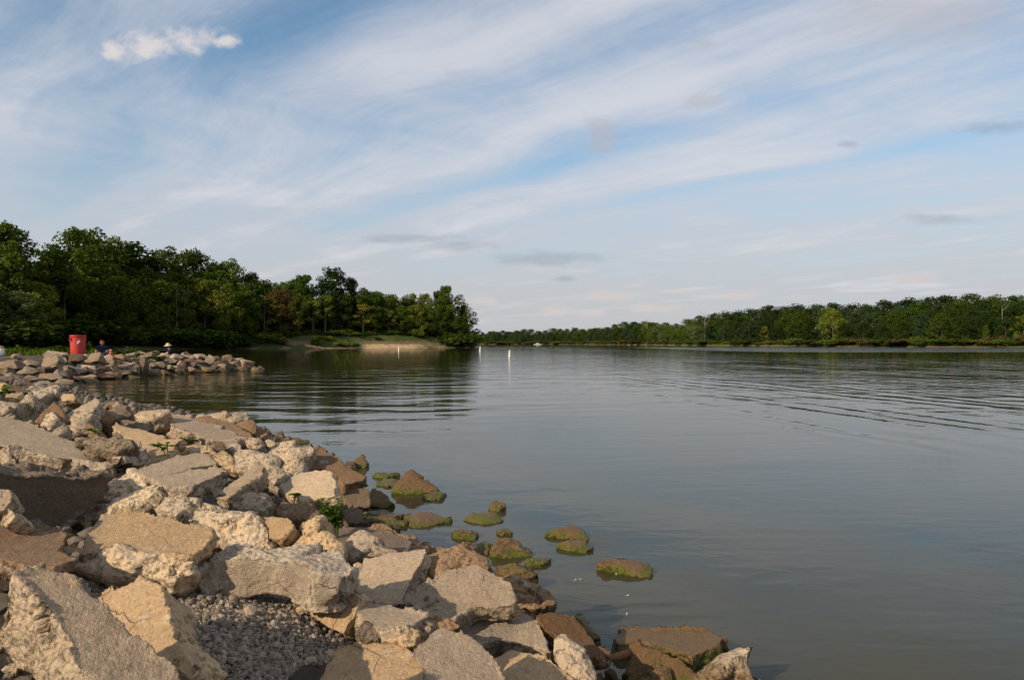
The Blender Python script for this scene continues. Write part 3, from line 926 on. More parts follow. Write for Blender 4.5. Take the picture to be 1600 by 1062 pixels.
def water_mat():
    mt, q = new_mat('lake_water')
    pos = q.n('ShaderNodeNewGeometry').outputs['Position']
    x, y, z = q.sep(pos)
    # light wind ripples, long crests lying across the view
    ang = R(8)
    rx = q.m('ADD', q.m('MULTIPLY', x, math.cos(ang)), q.m('MULTIPLY', y, math.sin(ang)))
    ry = q.m('SUBTRACT', q.m('MULTIPLY', y, math.cos(ang)), q.m('MULTIPLY', x, math.sin(ang)))
    big = q.noise(q.comb(q.m('MULTIPLY', x, .05), q.m('MULTIPLY', y, .028), 0), 1.0, 3, .5)
    swell = q.noise(q.comb(q.m('MULTIPLY', rx, .16), q.m('MULTIPLY', ry, .62), 2.0), 1.0, 3, .55, .4)
    rip = q.noise(q.comb(q.m('MULTIPLY', rx, .8), q.m('MULTIPLY', ry, 2.6), 5.0), 1.0, 3, .55, .3)
    far = q.ramp(y, 7.0, 24.0)
    rough_zone = q.ramp(big, .40, .62, .45, 1.0)
    # a boat's wake coming in from the open side
    a2 = R(12)
    wx = q.m('ADD', q.m('MULTIPLY', x, math.cos(a2)), q.m('MULTIPLY', y, math.sin(a2)))
    wy = q.m('SUBTRACT', q.m('MULTIPLY', y, math.cos(a2)), q.m('MULTIPLY', x, math.sin(a2)))
    wn = q.noise(q.comb(q.m('MULTIPLY', wx, .5), q.m('MULTIPLY', wy, .13), 9.0), 1.0, 2, .5)
    ph = q.m('ADD', q.m('MULTIPLY', wx, 5.6), q.m('MULTIPLY', wn, 15.0))
    wake = q.m('SINE', ph)
    wzone = q.m('MULTIPLY', q.ramp(q.m('ADD', x, q.m('MULTIPLY', wn, 2.5)), 4.0, 7.5), q.m('MULTIPLY', q.ramp(y, 8.0, 19.0), q.ramp(y, 130.0, 60.0)))
    wz2 = q.ramp(q.noise(q.comb(q.m('MULTIPLY', wx, .35), q.m('MULTIPLY', wy, .10), 4.0), 1.0, 2, .5), .36, .60)
    # long low waves rolling into the cove
    cn = q.noise(q.comb(q.m('MULTIPLY', x, .12), q.m('MULTIPLY', y, .16), 6.0), 1.0, 3, .55)
    roll = q.m('SINE', q.m('ADD', q.m('MULTIPLY', ry, 2.35), q.m('MULTIPLY', cn, 26.0)))
    rz_ = q.m('MULTIPLY', q.ramp(y, 10.0, 17.0), q.ramp(y, 75.0, 38.0))
    rz_ = q.m('MULTIPLY', rz_, q.ramp(q.m('SUBTRACT', x, q.m('MULTIPLY', cn, 6.0)), -1.0, -5.0, .25, 1.0))
    h = q.m('MULTIPLY', q.m('MULTIPLY', swell, .040), q.m('MULTIPLY', q.m('ADD', .60, q.m('MULTIPLY', far, .40)), rough_zone))
    h = q.m('ADD', h, q.m('MULTIPLY', q.m('MULTIPLY', roll, .0060), q.m('MULTIPLY', rz_, q.ramp(swell, .3, .6, .35, 1.1))))
    h = q.m('ADD', h, q.m('MULTIPLY', q.m('MULTIPLY', rip, .0035), q.m('MULTIPLY', rough_zone, q.m('ADD', .14, q.m('MULTIPLY', far, .86)))))
    h = q.m('ADD', h, q.m('MULTIPLY', q.m('MULTIPLY', wake, .0068), q.m('MULTIPLY', wzone, wz2)))
    band = q.m('MULTIPLY', q.m('MULTIPLY', q.ramp(y, 130, 160), q.ramp(x, 40, 60)), q.ramp(y, 330, 280))
    h = q.m('ADD', h, q.m('MULTIPLY', q.m('MULTIPLY', swell, .45), band))
    # faint wavelets at the stones
    sm = q.noise(q.comb(q.m('MULTIPLY', x, 2.2), q.m('MULTIPLY', y, 4.2), 1.0), 1.0, 3, .5, .6)
    h = q.m('ADD', h, q.m('MULTIPLY', sm, .0030))
    nrm = q.bump(h, 1.0, 1.0)
    fr = q.n('ShaderNodeFresnel')
    fr.inputs['IOR'].default_value = 1.333
    q.put(fr.inputs['Normal'], nrm)
    gl = q.n('ShaderNodeBsdfGlossy')
    gl.inputs['Roughness'].default_value = .015
    q.put(gl.inputs['Normal'], nrm)
    df = q.n('ShaderNodeBsdfDiffuse')
    q.put(df.inputs['Color'], (.074, .070, .030))
    tr = q.n('ShaderNodeBsdfTransparent')
    q.put(tr.inputs['Color'], (.50, .50, .25))
    body = q.n('ShaderNodeMixShader')
    body.inputs[0].default_value = .45
    q.put(body.inputs[1], df.outputs[0])
    q.put(body.inputs[2], tr.outputs[0])
    mx = q.n('ShaderNodeMixShader')
    q.put(mx.inputs[0], fr.outputs[0])
    q.put(mx.inputs[1], body.outputs[0])
    q.put(mx.inputs[2], gl.outputs[0])
    q.put(q.n('ShaderNodeOutputMaterial').inputs[0], mx.outputs[0])
    return mt


M['water'] = water_mat()
me = mesh_np('water', [(-9000, -60, 0), (9000, -60, 0), (9000, 9000, 0), (-9000, 9000, 0)], np.array([[0, 1, 2, 3]]))
tag(link('water', me, mats=[M['water']]), kind='structure')

# ------------------------------------------------------------------ wooded land
PEN = np.array([(-700, 40), (-300, 62), (-190, 95), (-125, 122), (-98, 150), (-86, 190), (-81, 215), (-64, 228), (-47, 240), (-30, 251), (-20, 258), (-14.6, 264),
                (-13.8, 269), (-17, 277), (-26, 288), (-50, 312), (-95, 365), (-170, 470), (-420, 700), (-700, 700)], dtype=float)


def pen_z(P):
    sd = poly_sd(P, PEN)
    p3 = np.column_stack([P, np.zeros(len(P))])
    nz = fbm(p3 / 9.0, 4)
    k = np.clip((P[:, 0] + 84) / 14, .25, 1) * np.clip((-14 - P[:, 0]) / 14, .35, 1)
    u_ = np.clip((sd + nz * 1.6 - .8) / 7.5, 0, 1)
    z = 3.9 * k * (u_ * u_ * (3 - 2 * u_)) + .35 * np.clip(sd / 1.2, 0, 1) + np.clip(sd - 8, 0, 60) * .035
    return np.where(sd > 0, z + .25 * nz * np.clip(sd / 4, 0, 1), np.maximum(-2.3, sd * .25))


def land_mat(name, sandy):
    mt, q = new_mat(name)
    geo = q.n('ShaderNodeNewGeometry')
    pos = geo.outputs['Position']
    x, y, z = q.sep(pos)
    nz = q.noise(pos, .5, 5, .65)
    n2 = q.noise(pos, .09, 4, .6)
    earth = q.mix(nz, (.11, .075, .042), (.22, .155, .09))
    grass = q.mix(nz, (.035, .052, .014), (.085, .10, .03))
    if sandy:
        zz = q.m('ADD', z, q.m('MULTIPLY', q.m('SUBTRACT', nz, .5), 1.6))
        sand = q.mix(nz, (.38, .26, .14), (.50, .36, .205))
        sx = q.m('MULTIPLY', q.ramp(x, -49, -44), q.ramp(x, -25, -33))
        earth = q.mix(q.m('MULTIPLY', sx, q.ramp(zz, 1.5, 1.0)), earth, sand)
        low_s = q.m('MULTIPLY', q.ramp(n2, .52, .60), q.ramp(zz, .6, .3))
        earth = q.mix(low_s, earth, (.33, .24, .15))
        bush = q.m('MULTIPLY', q.ramp(q.noise(pos, .22, 4, .6), .42, .50), q.m('SUBTRACT', 1.0, sx))
        earth = q.mix(bush, earth, grass)
        col = q.mix(q.ramp(zz, 1.9, 2.6), earth, grass)
    else:
        zz = q.m('ADD', z, q.m('MULTIPLY', q.m('SUBTRACT', nz, .5), 1.2))
        col = q.mix(q.m('MULTIPLY', q.ramp(zz, .1, .35), q.ramp(n2, .28, .40)), q.mix(nz, (.10, .068, .04), (.22, .15, .09)), grass)
    b = q.n('ShaderNodeBsdfPrincipled')
    q.put(b.inputs['Base Color'], col)
    b.inputs['Roughness'].default_value = .95
    b.inputs['Specular IOR Level'].default_value = .15
    q.put(b.inputs['Normal'], q.bump(nz, 1.0, .5))
    q.put(q.n('ShaderNodeOutputMaterial').inputs[0], b.outputs[0])
    return mt


M['pen'] = land_mat('peninsula_earth', True)
M['shore'] = land_mat('far_shore_earth', False)
xs = np.unique(np.concatenate([np.arange(-420, -130, 6.0), np.arange(-130, -8, 1.2)]))
ys = np.unique(np.concatenate([np.arange(60, 140, 4.0), np.arange(140, 300, 1.4), np.arange(300, 480, 6.0)]))
tag(grid_mesh('peninsula_land', xs, ys, pen_z, M['pen']), kind='structure')

FAR = np.array([(-1500, 1500), (-500, 1150), (-51, 950), (35, 890), (70, 850), (88, 730), (102, 620), (115, 550), (130, 480), (139, 415), (147.5, 360), (165, 310), (184, 280),
                (205, 250), (240, 215), (300, 180), (420, 120), (900, 60), (2500, -200)], dtype=float)
FO = np.array([-14, 0, .7, 3, 7, 14, 26, 45, 75, 130, 400, 1500, 5000], dtype=float)
FZ = np.array([-2.3, -.05, .7, 1.1, 1.6, 2.2, 3.6, 6.0, 9, 12, 15, 18, 20], dtype=float)


def far_point(s, o):
    """s runs along the far shoreline (index), o metres behind it"""
    i = int(min(max(0, math.floor(s)), len(FAR) - 2))
    p = FAR[i] + (FAR[i + 1] - FAR[i]) * (s - i)
    L = np.hypot(*p)
    return p * (1 + o / L), float(np.interp(o, FO, FZ))


ss = np.concatenate([np.arange(0, 2, .25), np.arange(2, 15, .05), np.arange(15, 18.01, .25)])
co = []
for s in ss:
    for j, o in enumerate(FO):
        wob = 1.8 * float(perlin(np.array([[s * 3.1, 1.7, .3]]))[0]) if o < 10 else 0
        p, z = far_point(s, o + wob)
        co.append((p[0], p[1], z))
nf = len(FO)
idx = np.arange(len(ss) * nf).reshape(len(ss), nf)
f = np.stack([idx[:-1, :-1], idx[:-1, 1:], idx[1:, 1:], idx[1:, :-1]], -1).reshape(-1, 4)
tag(link('far_shore_land', mesh_np('far_shore_land', co, f[:, ::-1].copy(), smooth=True), mats=[M['shore']]), kind='structure')


# ------------------------------------------------------------------ trees
def leaf_mat(name):
    mt, q = new_mat(name)
    geo = q.n('ShaderNodeNewGeometry')
    oi = q.n('ShaderNodeObjectInfo')
    isl = geo.outputs['Random Per Island']
    tc = q.n('ShaderNodeTexCoord').outputs['Object']
    nz = q.noise(tc, .35, 3, .6)
    c = q.mix(isl, (.66, .70, .54), (1.28, 1.24, 1.10))
    c = q.mix(1.0, c, oi.outputs['Color'], 'MULTIPLY')
    c = q.mix(q.m('MULTIPLY', q.ramp(nz, .45, .7), .35), c, q.mix(1.0, oi.outputs['Color'], (1.5, 1.25, .8), 'MULTIPLY'))
    df = q.n('ShaderNodeBsdfDiffuse')
    q.put(df.inputs['Color'], c)
    tl = q.n('ShaderNodeBsdfTranslucent')
    q.put(tl.inputs['Color'], q.mix(1.0, c, (1.1, 1.2, .5), 'MULTIPLY'))
    mx = q.n('ShaderNodeMixShader')
    mx.inputs[0].default_value = .22
    q.put(mx.inputs[1], df.outputs[0])
    q.put(mx.inputs[2], tl.outputs[0])
    q.put(q.n('ShaderNodeOutputMaterial').inputs[0], mx.outputs[0])
    return mt


M['leaf'] = leaf_mat('tree_leaves')
M['bark'] = simple_mat('tree_bark', (.11, .085, .062), .95, .4, 2.0, .02)
M['palebark'] = simple_mat('pale_dead_wood', (.29, .25, .21), .9, .25, 2.0, .02)


def tube(points, radii, seg=6, cap=True):
    pts = [Vector(p) for p in points]
    co, fs = [], []
    prev = None
    for i, p in enumerate(pts):
        d = (pts[min(i + 1, len(pts) - 1)] - pts[max(i - 1, 0)]).normalized()
        a = Vector((1, 0, 0)) if prev is None else prev
        if abs(d.dot(a)) > .95:
            a = Vector((0, 1, 0))
        x_ = (a - d * d.dot(a)).normalized()
        prev = x_
        y_ = d.cross(x_)
        for k in range(seg):
            t = 2 * math.pi * k / seg
            co.append(p + (x_ * math.cos(t) + y_ * math.sin(t)) * radii[i])
    for i in range(len(pts) - 1):
        for k in range(seg):
            k2 = (k + 1) % seg
            fs.append([i * seg + k, i * seg + k2, (i + 1) * seg + k2, (i + 1) * seg + k])
    if cap:
        fs.append(list(range(seg))[::-1])
        fs.append([(len(pts) - 1) * seg + k for k in range(seg)])
    return co, fs


def join_tubes(tubes):
    co, fs = [], []
    for c, f_ in tubes:
        b = len(co)
        co += [tuple(x) for x in c]
        fs += [[i + b for i in ff] for ff in f_]
    return co, fs


def leaves(centres, radii, n_each, size, rng, squash=.75):
    """leaf-clump faces spread through the clumps of a crown"""
    P, Nn = [], []
    for c, r, n_ in zip(centres, radii, n_each):
        d = rng.normal(size=(n_, 3))
        d /= np.linalg.norm(d, axis=1)[:, None]
        rad = r * rng.uniform(.35, 1.0, n_) ** .55
        lump = 1 + .6 * fbm(d * 1.9 + c[None, :] * .7, 2)
        p = d * (rad * lump)[:, None]
        p[:, 2] *= squash
        P.append(p + c)
        Nn.append(d * .55 + rng.normal(size=(n_, 3)) * .55 + np.array((0, 0, .35)))
    P = np.concatenate(P); Nn = np.concatenate(Nn)
    Nn /= np.linalg.norm(Nn, axis=1)[:, None]
    a = np.cross(Nn, rng.normal(size=P.shape))
    a /= np.linalg.norm(a, axis=1)[:, None]
    b = np.cross(Nn, a)
    s = size * rng.uniform(.55, 1.25, (len(P), 1))
    v0 = P - a * s * .62
    v1 = P + b * s * .40 + Nn * s * .1
    v2 = P + a * s * .62
    v3 = P - b * s * .40 + Nn * s * .1
    co = np.stack([v0, v1, v2, v3], 1).reshape(-1, 3)
    return co, np.arange(len(co)).reshape(-1, 4)


def tree_meshes(seed, kind, H=20.0, budget=5200, size=.42, full=1.0):
    rng = np.random.RandomState(seed)
    rg = random.Random(seed)
    tubes, cen, rad = [], [], []
    lean = Vector((rg.uniform(-.05, .05), rg.uniform(-.05, .05), 1))
    par = dict(broad=(.12, .38, 26, .098), tall=(.08, .25, 28, .088), airy=(.25, .34, 15, .066), slim=(.18, .17, 18, .078), round=(.06, .40, 26, .105), thin=(.3, .2, 9, .08))[kind]
    base, spread, nl, cr = par
    cr *= full
    base /= full
    tops = .80
    tp = [Vector((0, 0, -.6))] + [Vector((lean.x * H * t + rg.uniform(-.12, .12), lean.y * H * t + rg.uniform(-.12, .12), H * t)) for t in (.1, .25, .42, .6, tops)]
    r0 = H * .017
    tubes.append(tube(tp, [r0 * 1.3, r0 * 1.05, r0 * .9, r0 * .7, r0 * .42, r0 * .16], 7))
    for i in range(nl):
        f_ = base + (.92 - base) * ((i + .5) / nl) ** .9
        az = i * 2.4 + rg.uniform(-.5, .5)
        prof = math.sin(min(1, max(.08, (f_ - base + .12) / (1.05 - base))) * math.pi) ** .55
        out = H * spread * prof * rg.uniform(.55, 1.1)
        z0 = H * max(.12, f_ - .16)
        st = Vector((lean.x * z0, lean.y * z0, z0))
        en = Vector((lean.x * z0 + math.cos(az) * out, lean.y * z0 + math.sin(az) * out, H * f_ + rg.uniform(-.02, .05) * H))
        md_ = st.lerp(en, .5) + Vector((0, 0, -.02 * H))
        rr = r0 * (.48 - .3 * f_)
        tubes.append(tube([st, md_, en], [rr, rr * .7, rr * .25], 5))
        cen.append(np.array(en)); rad.append(H * cr * rg.uniform(.75, 1.3))
        if kind != 'thin':
            cen.append(np.array(md_.lerp(en, .35)) + rng.normal(size=3) * H * .03); rad.append(H * cr * rg.uniform(.6, .95))
    topc = np.array((lean.x * H, lean.y * H, H * .90))
    for k in range(4 if kind in ('broad', 'round', 'tall') else 2):
        cen.append(topc + rng.normal(size=3) * np.array((.06, .06, .025)) * H); rad.append(H * cr * rg.uniform(.6, .95))
    for k in range(0 if kind in ('airy', 'thin') else 3):
        cen.append(np.array((0, 0, H * rg.uniform(.45, .7))) + rng.normal(size=3) * H * .05); rad.append(H * cr * 1.2)
    rad = np.array(rad)
    w_ = rad ** 2
    n_each = np.maximum(20, (budget * w_ / w_.sum()).astype(int))
    co, f_ = leaves(cen, rad, n_each, size, rng)
    crown = mesh_np('crown', co, f_)
    crown.materials.append(M['leaf'])
    tco, tf = join_tubes(tubes)
    trunk = mesh_np('trunk', tco, tf, smooth=True)
    trunk.materials.append(M['bark'])
    top = float(np.percentile(co[:, 2], 99.7))
    return trunk, crown, top


def shrub_meshes(seed, budget=900, size=.26):
    rng = np.random.RandomState(seed)
    cen = [np.array((rng.uniform(-1, 1), rng.uniform(-1, 1), rng.uniform(.5, 1.7))) for _ in range(9)]
    rad = np.array([rng.uniform(.55, .95) for _ in cen])
    co, f_ = leaves(cen, rad, (budget * rad ** 2 / (rad ** 2).sum()).astype(int), size, rng)
    co[:, 2] = np.maximum(co[:, 2], -.15)
    crown = mesh_np('foliage', co, f_)
    crown.materials.append(M['leaf'])
    tco, tf = join_tubes([tube([(0, 0, -.3), tuple(c * .5), tuple(c)], [.06, .04, .02], 4) for c in cen])
    stem = mesh_np('stem', tco, tf)
    stem.materials.append(M['bark'])
    return stem, crown, float(co[:, 2].max())


KINDS_ = ['broad', 'tall', 'round', 'broad', 'tall', 'airy', 'slim', 'thin']
NEAR_T = [tree_meshes(40 + i, k, 20, 8200 if k in ('broad', 'round', 'tall') else 2200, .52) for i, k in enumerate(KINDS_)]
FAR_T = [tree_meshes(80 + i, k, 20, 3200, .80, 1.3) for i, k in enumerate(['broad', 'round', 'tall', 'round', 'broad', 'airy'])]
SHRUB = [shrub_meshes(7 + i) for i in range(3)]

GREEN = {'dark': (.048, .076, .016, 1), 'mid': (.075, .112, .021, 1), 'olive': (.125, .150, .030, 1), 'yellow': (.17, .16, .032, 1),  # olive and yellow also put sun on lit crowns into leaf colour
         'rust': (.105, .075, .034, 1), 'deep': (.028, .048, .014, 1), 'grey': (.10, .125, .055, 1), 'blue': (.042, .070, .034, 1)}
TONE = {'dark': 'dark green', 'mid': 'mid green', 'olive': 'olive green', 'yellow': 'yellow-green', 'rust': 'reddish brown', 'deep': 'blackish green', 'grey': 'grey-green', 'blue': 'deep green'}
rt = random.Random(5)


WK = 1.3


def put_tree(meshes, x, y, z, height, tone, label, group, width=1.0, name='leafy_tree', cat='tree', part_names=('trunk', 'crown'), jitter=True):
    trunk, crown, top = meshes
    s = height / top
    e = empty(name, (x, y, z))
    e.rotation_euler = (0, 0, rt.uniform(0, 6.28))
    e.scale = (s * width * WK, s * width * WK, s)
    a = link(part_names[0], trunk, e)
    b = link(part_names[1], crown, e)
    c = GREEN[tone]
    k = rt.uniform(.85, 1.18) if jitter else 1
    b.color = (c[0] * k * rt.uniform(.93, 1.07), c[1] * k, c[2] * k, 1)
    tag(e, label, cat, group, 'thing')
    return e


LPX = np.array([-700, -300, 0, 340, 560, 735]); LY = np.array([80, 112, 150, 214, 240, 265.0])


def left_mark(px):
    for lim, t in ((60, 'near the left edge'), (112, 'left of the barrel'), (150, 'above the barrel'), (200, 'above the navy shirt'), (252, 'between the two people'), (300, 'above the hat wearer'),
                   (360, 'above the last jetty stones'), (420, 'past the jetty tip'), (460, 'by the reddish dying tree'), (500, 'over the bushy bank'), (560, 'below the tallest blackish tree'), (600, 'above the start of the sand'),
                   (640, 'above the sand patch'), (685, 'right of the sand patch'), (900, 'at the wooded tip')):
        if px < lim:
            return t


def left_at(px, off):
    y = float(np.interp(px, LPX, LY)) + off
    x = (px - 800) / F * y
    z = float(pen_z(np.array([[x, y]]))[0])
    return x, y, z


def height_for(py, y, z):
    return CAM_Z + (536 - py) / F * y - z


# the tall trees that make the skyline of the left wood
SKY_T = [  # px, py of the top, distance behind shore, shape, tone, width, label
    (-45, 350, 20, 1, 'dark', 1.0, None),
    (8, 350, 10, 4, 'mid', .75, 'tall dark tree with ragged top, first in the wood from the photo\'s left edge'),
    (33, 362, 14, 6, 'mid', .9, 'slender tall tree standing just inside the left edge of the wood'),
    (62, 402, 12, 5, 'yellow', .8, 'thin yellowing tree letting sky through between two tall dark trees'),
    (84, 384, 12, 1, 'dark', .75, 'dark tree with spreading top above the left of the red barrel'),
    (128, 358, 22, 0, 'mid', .95, 'highest broad tree of the left wood, above the red barrel'),
    (165, 374, 25, 2, 'mid', .9, 'broad tree right of the highest one, above the person in navy'),
    (188, 393, 28, 4, 'mid', .8, None),
    (209, 380, 18, 6, 'deep', 1.3, 'blackish pointed tree standing between two broad green ones'),
    (233, 402, 25, 4, 'deep', .8, None),
    (264, 389, 22, 3, 'dark', .8, 'round-headed tree above the seated person in the hat'),
    (300, 392, 22, 0, 'dark', .85, 'twin-topped dark tree right of the one above the hat wearer'),
    (330, 412, 25, 2, 'dark', .7, None),
    (362, 407, 18, 3, 'mid', .7, 'bright-topped tree above the end of the stone jetty'),
    (392, 427, 22, 0, 'dark', .7, 'rounded dark tree just beyond the end of the stone jetty'),
    (412, 438, 24, 1, 'mid', .8, None), (428, 443, 30, 1, 'mid', .85, None),
    (449, 440, 25, 3, 'mid', .85, None), (463, 436, 28, 0, 'dark', .8, None),
    (476, 430, 18, 4, 'dark', .7, 'upright dark tree left of the tallest tree over the bare bank'),
    (521, 419, 16, 1, 'deep', .95, 'tallest blackish tree standing over the bare earth bank'),
    (548, 434, 20, 0, 'deep', .55, 'dark tree touching the right side of the tallest over the bank'),
    (569, 449, 22, 5, 'grey', .7, 'pale-topped thin tree above the sand patch'),
    (592, 456, 20, 2, 'mid', .62, None),
    (612, 461, 20, 3, 'dark', .6, None),
    (640, 459, 18, 2, 'olive', .72, None),
    (664, 459, 16, 0, 'olive', .72, None),
    (684, 455, 14, 4, 'dark', .5, None),
    (697, 447, 10, 4, 'mid', .62, 'tallest narrow tree near the tip of the wooded point'),
    (716, 460, 9, 5, 'olive', .95, 'airy sunlit tree with sky showing through at the tip of the point'),
]
for i, (px, py, off, sh, tone, wd, lab) in enumerate(SKY_T):
    x, y, z = left_at(px, off)
    put_tree(NEAR_T[sh], x, y, z, height_for(py, y, z), tone, lab or '%s skyline tree of the left wood, %s' % (TONE[tone], left_mark(px)), 'trees of the wood on the left shore', wd * .86)
# second row and front row
FRONT = [  # px, py top, off, shape, tone, width, label
    (15, 455, 4, 2, 'grey', 1.1, 'sunlit grey-green bushy tree at the water by the left edge'), (-30, 440, 6, 0, 'dark', 1, None),
    (48, 440, 5, 3, 'olive', .8, None), (100, 425, 5, 0, 'dark', .9, None), (140, 440, 6, 2, 'dark', .9, None),
    (175, 430, 7, 3, 'mid', .8, None), (212, 446, 5, 0, 'mid', .8, 'tree with lit boughs below the blackish pointed tree'), (245, 440, 6, 2, 'mid', .8, None),
    (276, 446, 8, 5, 'grey', .8, None), (318, 436, 5, 3, 'olive', .9, 'bright olive tree low in the wood beyond the hat wearer'), (352, 452, 7, 0, 'mid', .8, None),
    (386, 455, 8, 4, 'mid', .8, None), (412, 462, 8, 5, 'olive', .8, None), (438, 452, 10, 2, 'rust', .8, 'reddish brown dying tree above the bushy bank'),
    (462, 458, 10, 3, 'olive', .7, None), (489, 470, 9, 7, 'olive', 1.0, 'slender olive tree with bare trunk on top of the bank'), (508, 462, 9, 7, 'olive', 1.0, None),
    (535, 470, 12, 2, 'dark', .7, None), (567, 475, 8, 7, 'yellow', 1.25, 'small yellow-lit tree glowing in front of dark wood above the sand'),
    (588, 478, 10, 3, 'mid', .8, None), (607, 482, 9, 5, 'olive', .9, None), (628, 478, 8, 0, 'mid', .8, None), (648, 476, 7, 2, 'olive', .75, None),
    (668, 480, 6, 3, 'mid', .8, None), (688, 478, 5, 0, 'dark', .8, None), (703, 482, 4, 2, 'dark', .7, None), (722, 495, 4, 4, 'olive', .7, 'low tree overhanging the water at the very tip of the point')]
FRONT = [f_ for f_ in FRONT]
for px in range(-60, 735, 26):
    FRONT.append((px + rt.uniform(-6, 6), float(np.interp(px, [0, 130, 340, 440, 520, 735], [415, 405, 425, 458, 448, 474])) + rt.uniform(0, 16), rt.uniform(12, 16), rt.choice([0, 2, 3, 1, 4]), rt.choice(['dark', 'dark', 'mid', 'mid', 'olive']), .8, None))
for i, (px, py, off, sh, tone, wd, lab) in enumerate(FRONT):
    x, y, z = left_at(px, off)
    put_tree(NEAR_T[sh], x, y, z, height_for(py, y, z), tone, lab or '%s tree, %s row of the left wood, %s' % (TONE[tone], 'front' if off < 11.5 else 'middle', left_mark(px)), 'trees of the wood on the left shore', wd)

for px in list(range(395, 735, 15)) + list(range(402, 730, 14)):   # low trees closing the wood behind the bare bank
    x, y, z = left_at(px + rt.uniform(-4, 4), rt.uniform(19, 34))
    tone = rt.choice(['dark', 'deep', 'dark'])
    put_tree(NEAR_T[rt.choice([2, 2, 0])], x, y, z, rt.uniform(8, 12), tone, '%s low inner tree of the left wood, %s' % (TONE[tone], left_mark(px)), 'trees of the wood on the left shore', 1.15)
# understorey: shrubs along the left shore
for i in range(84):
    px = -40 + i * 9.2 + rt.uniform(-5, 5)
    open_bank = 380 < px < 690
    x, y, z = left_at(px, rt.uniform(1.5, 3.0) if not open_bank else rt.choice([rt.uniform(8.5, 12), rt.uniform(4, 8), rt.uniform(2, 5) if px < 560 else 7]))
    tone = rt.choice(['mid', 'olive', 'olive', 'dark'] if open_bank else ['dark', 'dark', 'mid', 'deep'])
    hgt = rt.uniform(1.0, 2.3) if open_bank else rt.uniform(2.5, 6.5)
    where = ('on the eroded bank, ' if open_bank else 'at the foot of the left wood, ') + left_mark(px)
    put_tree(SHRUB[i % 3], x, y, z - .1, hgt, tone, '%s shrub %s' % (TONE[tone], where), 'shrubs along the left shore', rt.uniform(1.0, 1.7), 'shrub', 'shrub', ('stem', 'foliage'))
x, y, z = left_at(428, 3.5)
put_tree(SHRUB[1], x, y, z - .1, 3.6, 'yellow', 'largest yellow-green bush on the eroded bank below the reddish tree', 'shrubs along the left shore', 1.3, 'shrub', 'shrub', ('stem', 'foliage'))


def dead_tree(px, y, z, h, label, lean=.0, twigs=6, seed=0):
    rg = random.Random(seed)
    x = (px - 800) / F * y
    e = empty('dead_tree', (x, y, z))
    tb = tube([(0, 0, -.5), (lean * h * .4, 0, h * .4), (lean * h, 0, h)], [h * .012, h * .009, h * .003], 6)
    c_, f_ = join_tubes([tb])
    t_ = link('trunk', mesh_np('trunk', c_, f_, smooth=True), e, [M['palebark']])
    br = []
    for k in range(twigs):
        zz_ = h * rg.uniform(.45, .9)
        a_ = rg.uniform(0, 6.28)
        ln = h * rg.uniform(.1, .2)
        br.append(tube([(lean * zz_, 0, zz_), (lean * zz_ + math.cos(a_) * ln * .6, math.sin(a_) * ln * .6, zz_ + ln * .4), (lean * zz_ + math.cos(a_) * ln, math.sin(a_) * ln, zz_ + ln)], [h * .006, h * .004, h * .002], 4))
    c_, f_ = join_tubes(br)
    b_ = link('branches', mesh_np('branches', c_, f_), e, [M['palebark']])
    tag(e, label, 'dead tree', None, 'thing')


x, y, z = left_at(276, 3.5)
dead_tree(276, y, z, 15, 'bare pale trunk standing in the left wood above the hat wearer', .0, 5, 1)
dead_tree(1014, 628, .9, 21, 'pale leaning dead trunk at the water on the far shore', -.10, 5, 2)
dead_tree(1101, 520, 2.0, 22, 'bare pale trunk against the dark wood right of the leaning one', .02, 7, 3)
dead_tree(1566, 300, 2.0, 14, 'bare grey trunk at the edge of the far wood near the right edge', .0, 6, 4)

# ------------------------------------------------------------------ the wood on the far shore
WK = 1.55
RPX = np.array([-51 / 950, 70 / 850, 102 / 620, 130 / 480, 147.5 / 360, 184 / 280, 240 / 215, 420 / 120.]) * F + 800


def far_s(px):
    t = (px - 800) / F
    for i in range(len(FAR) - 1):
        t0, t1 = FAR[i][0] / FAR[i][1], FAR[i + 1][0] / FAR[i + 1][1] if FAR[i + 1][1] > 0 else 99
        if t0 <= t <= t1:
            lo, hi = 0.0, 1.0
            for _ in range(30):
                m_ = (lo + hi) / 2
                p = FAR[i] + (FAR[i + 1] - FAR[i]) * m_
                if p[0] / p[1] < t:
                    lo = m_
                else:
                    hi = m_
            return i + lo
    return 10.0


TOPX = [700, 740, 800, 850, 900, 950, 985, 1030, 1060, 1085, 1120, 1160, 1200, 1250, 1300, 1350, 1380, 1440, 1500, 1560, 1600, 1750]
TOPY = [516, 517, 514, 513, 511, 507, 500, 500, 503, 494, 488, 481, 476, 473, 471, 473, 467, 462, 459, 457, 458, 450]


def far_mark(px):
    for lim, t in ((738, 'hidden behind the wooded tip'), (772, 'just right of the wooded tip'), (815, 'behind the largest buoy'), (870, 'behind the white boat'), (920, 'right of the white boat'), (970, 'well left of the leaning dead trunk'),
                   (1008, 'just left of the leaning dead trunk'), (1050, 'just right of the leaning dead trunk'), (1090, 'left of the bare pale trunk'), (1130, 'right of the bare pale trunk'), (1190, 'left of the small yellow-green tree'),
                   (1240, 'right of the small yellow-green tree'), (1300, 'left of the tall lit olive tree'), (1350, 'right of the tall lit olive tree'), (1420, 'where the ridge rises'), (1490, 'on the middle of the high ridge'),
                   (1545, 'left of the bare grey trunk'), (1590, 'right of the bare grey trunk'), (2400, 'at the right edge')):
        if px < lim:
            return t


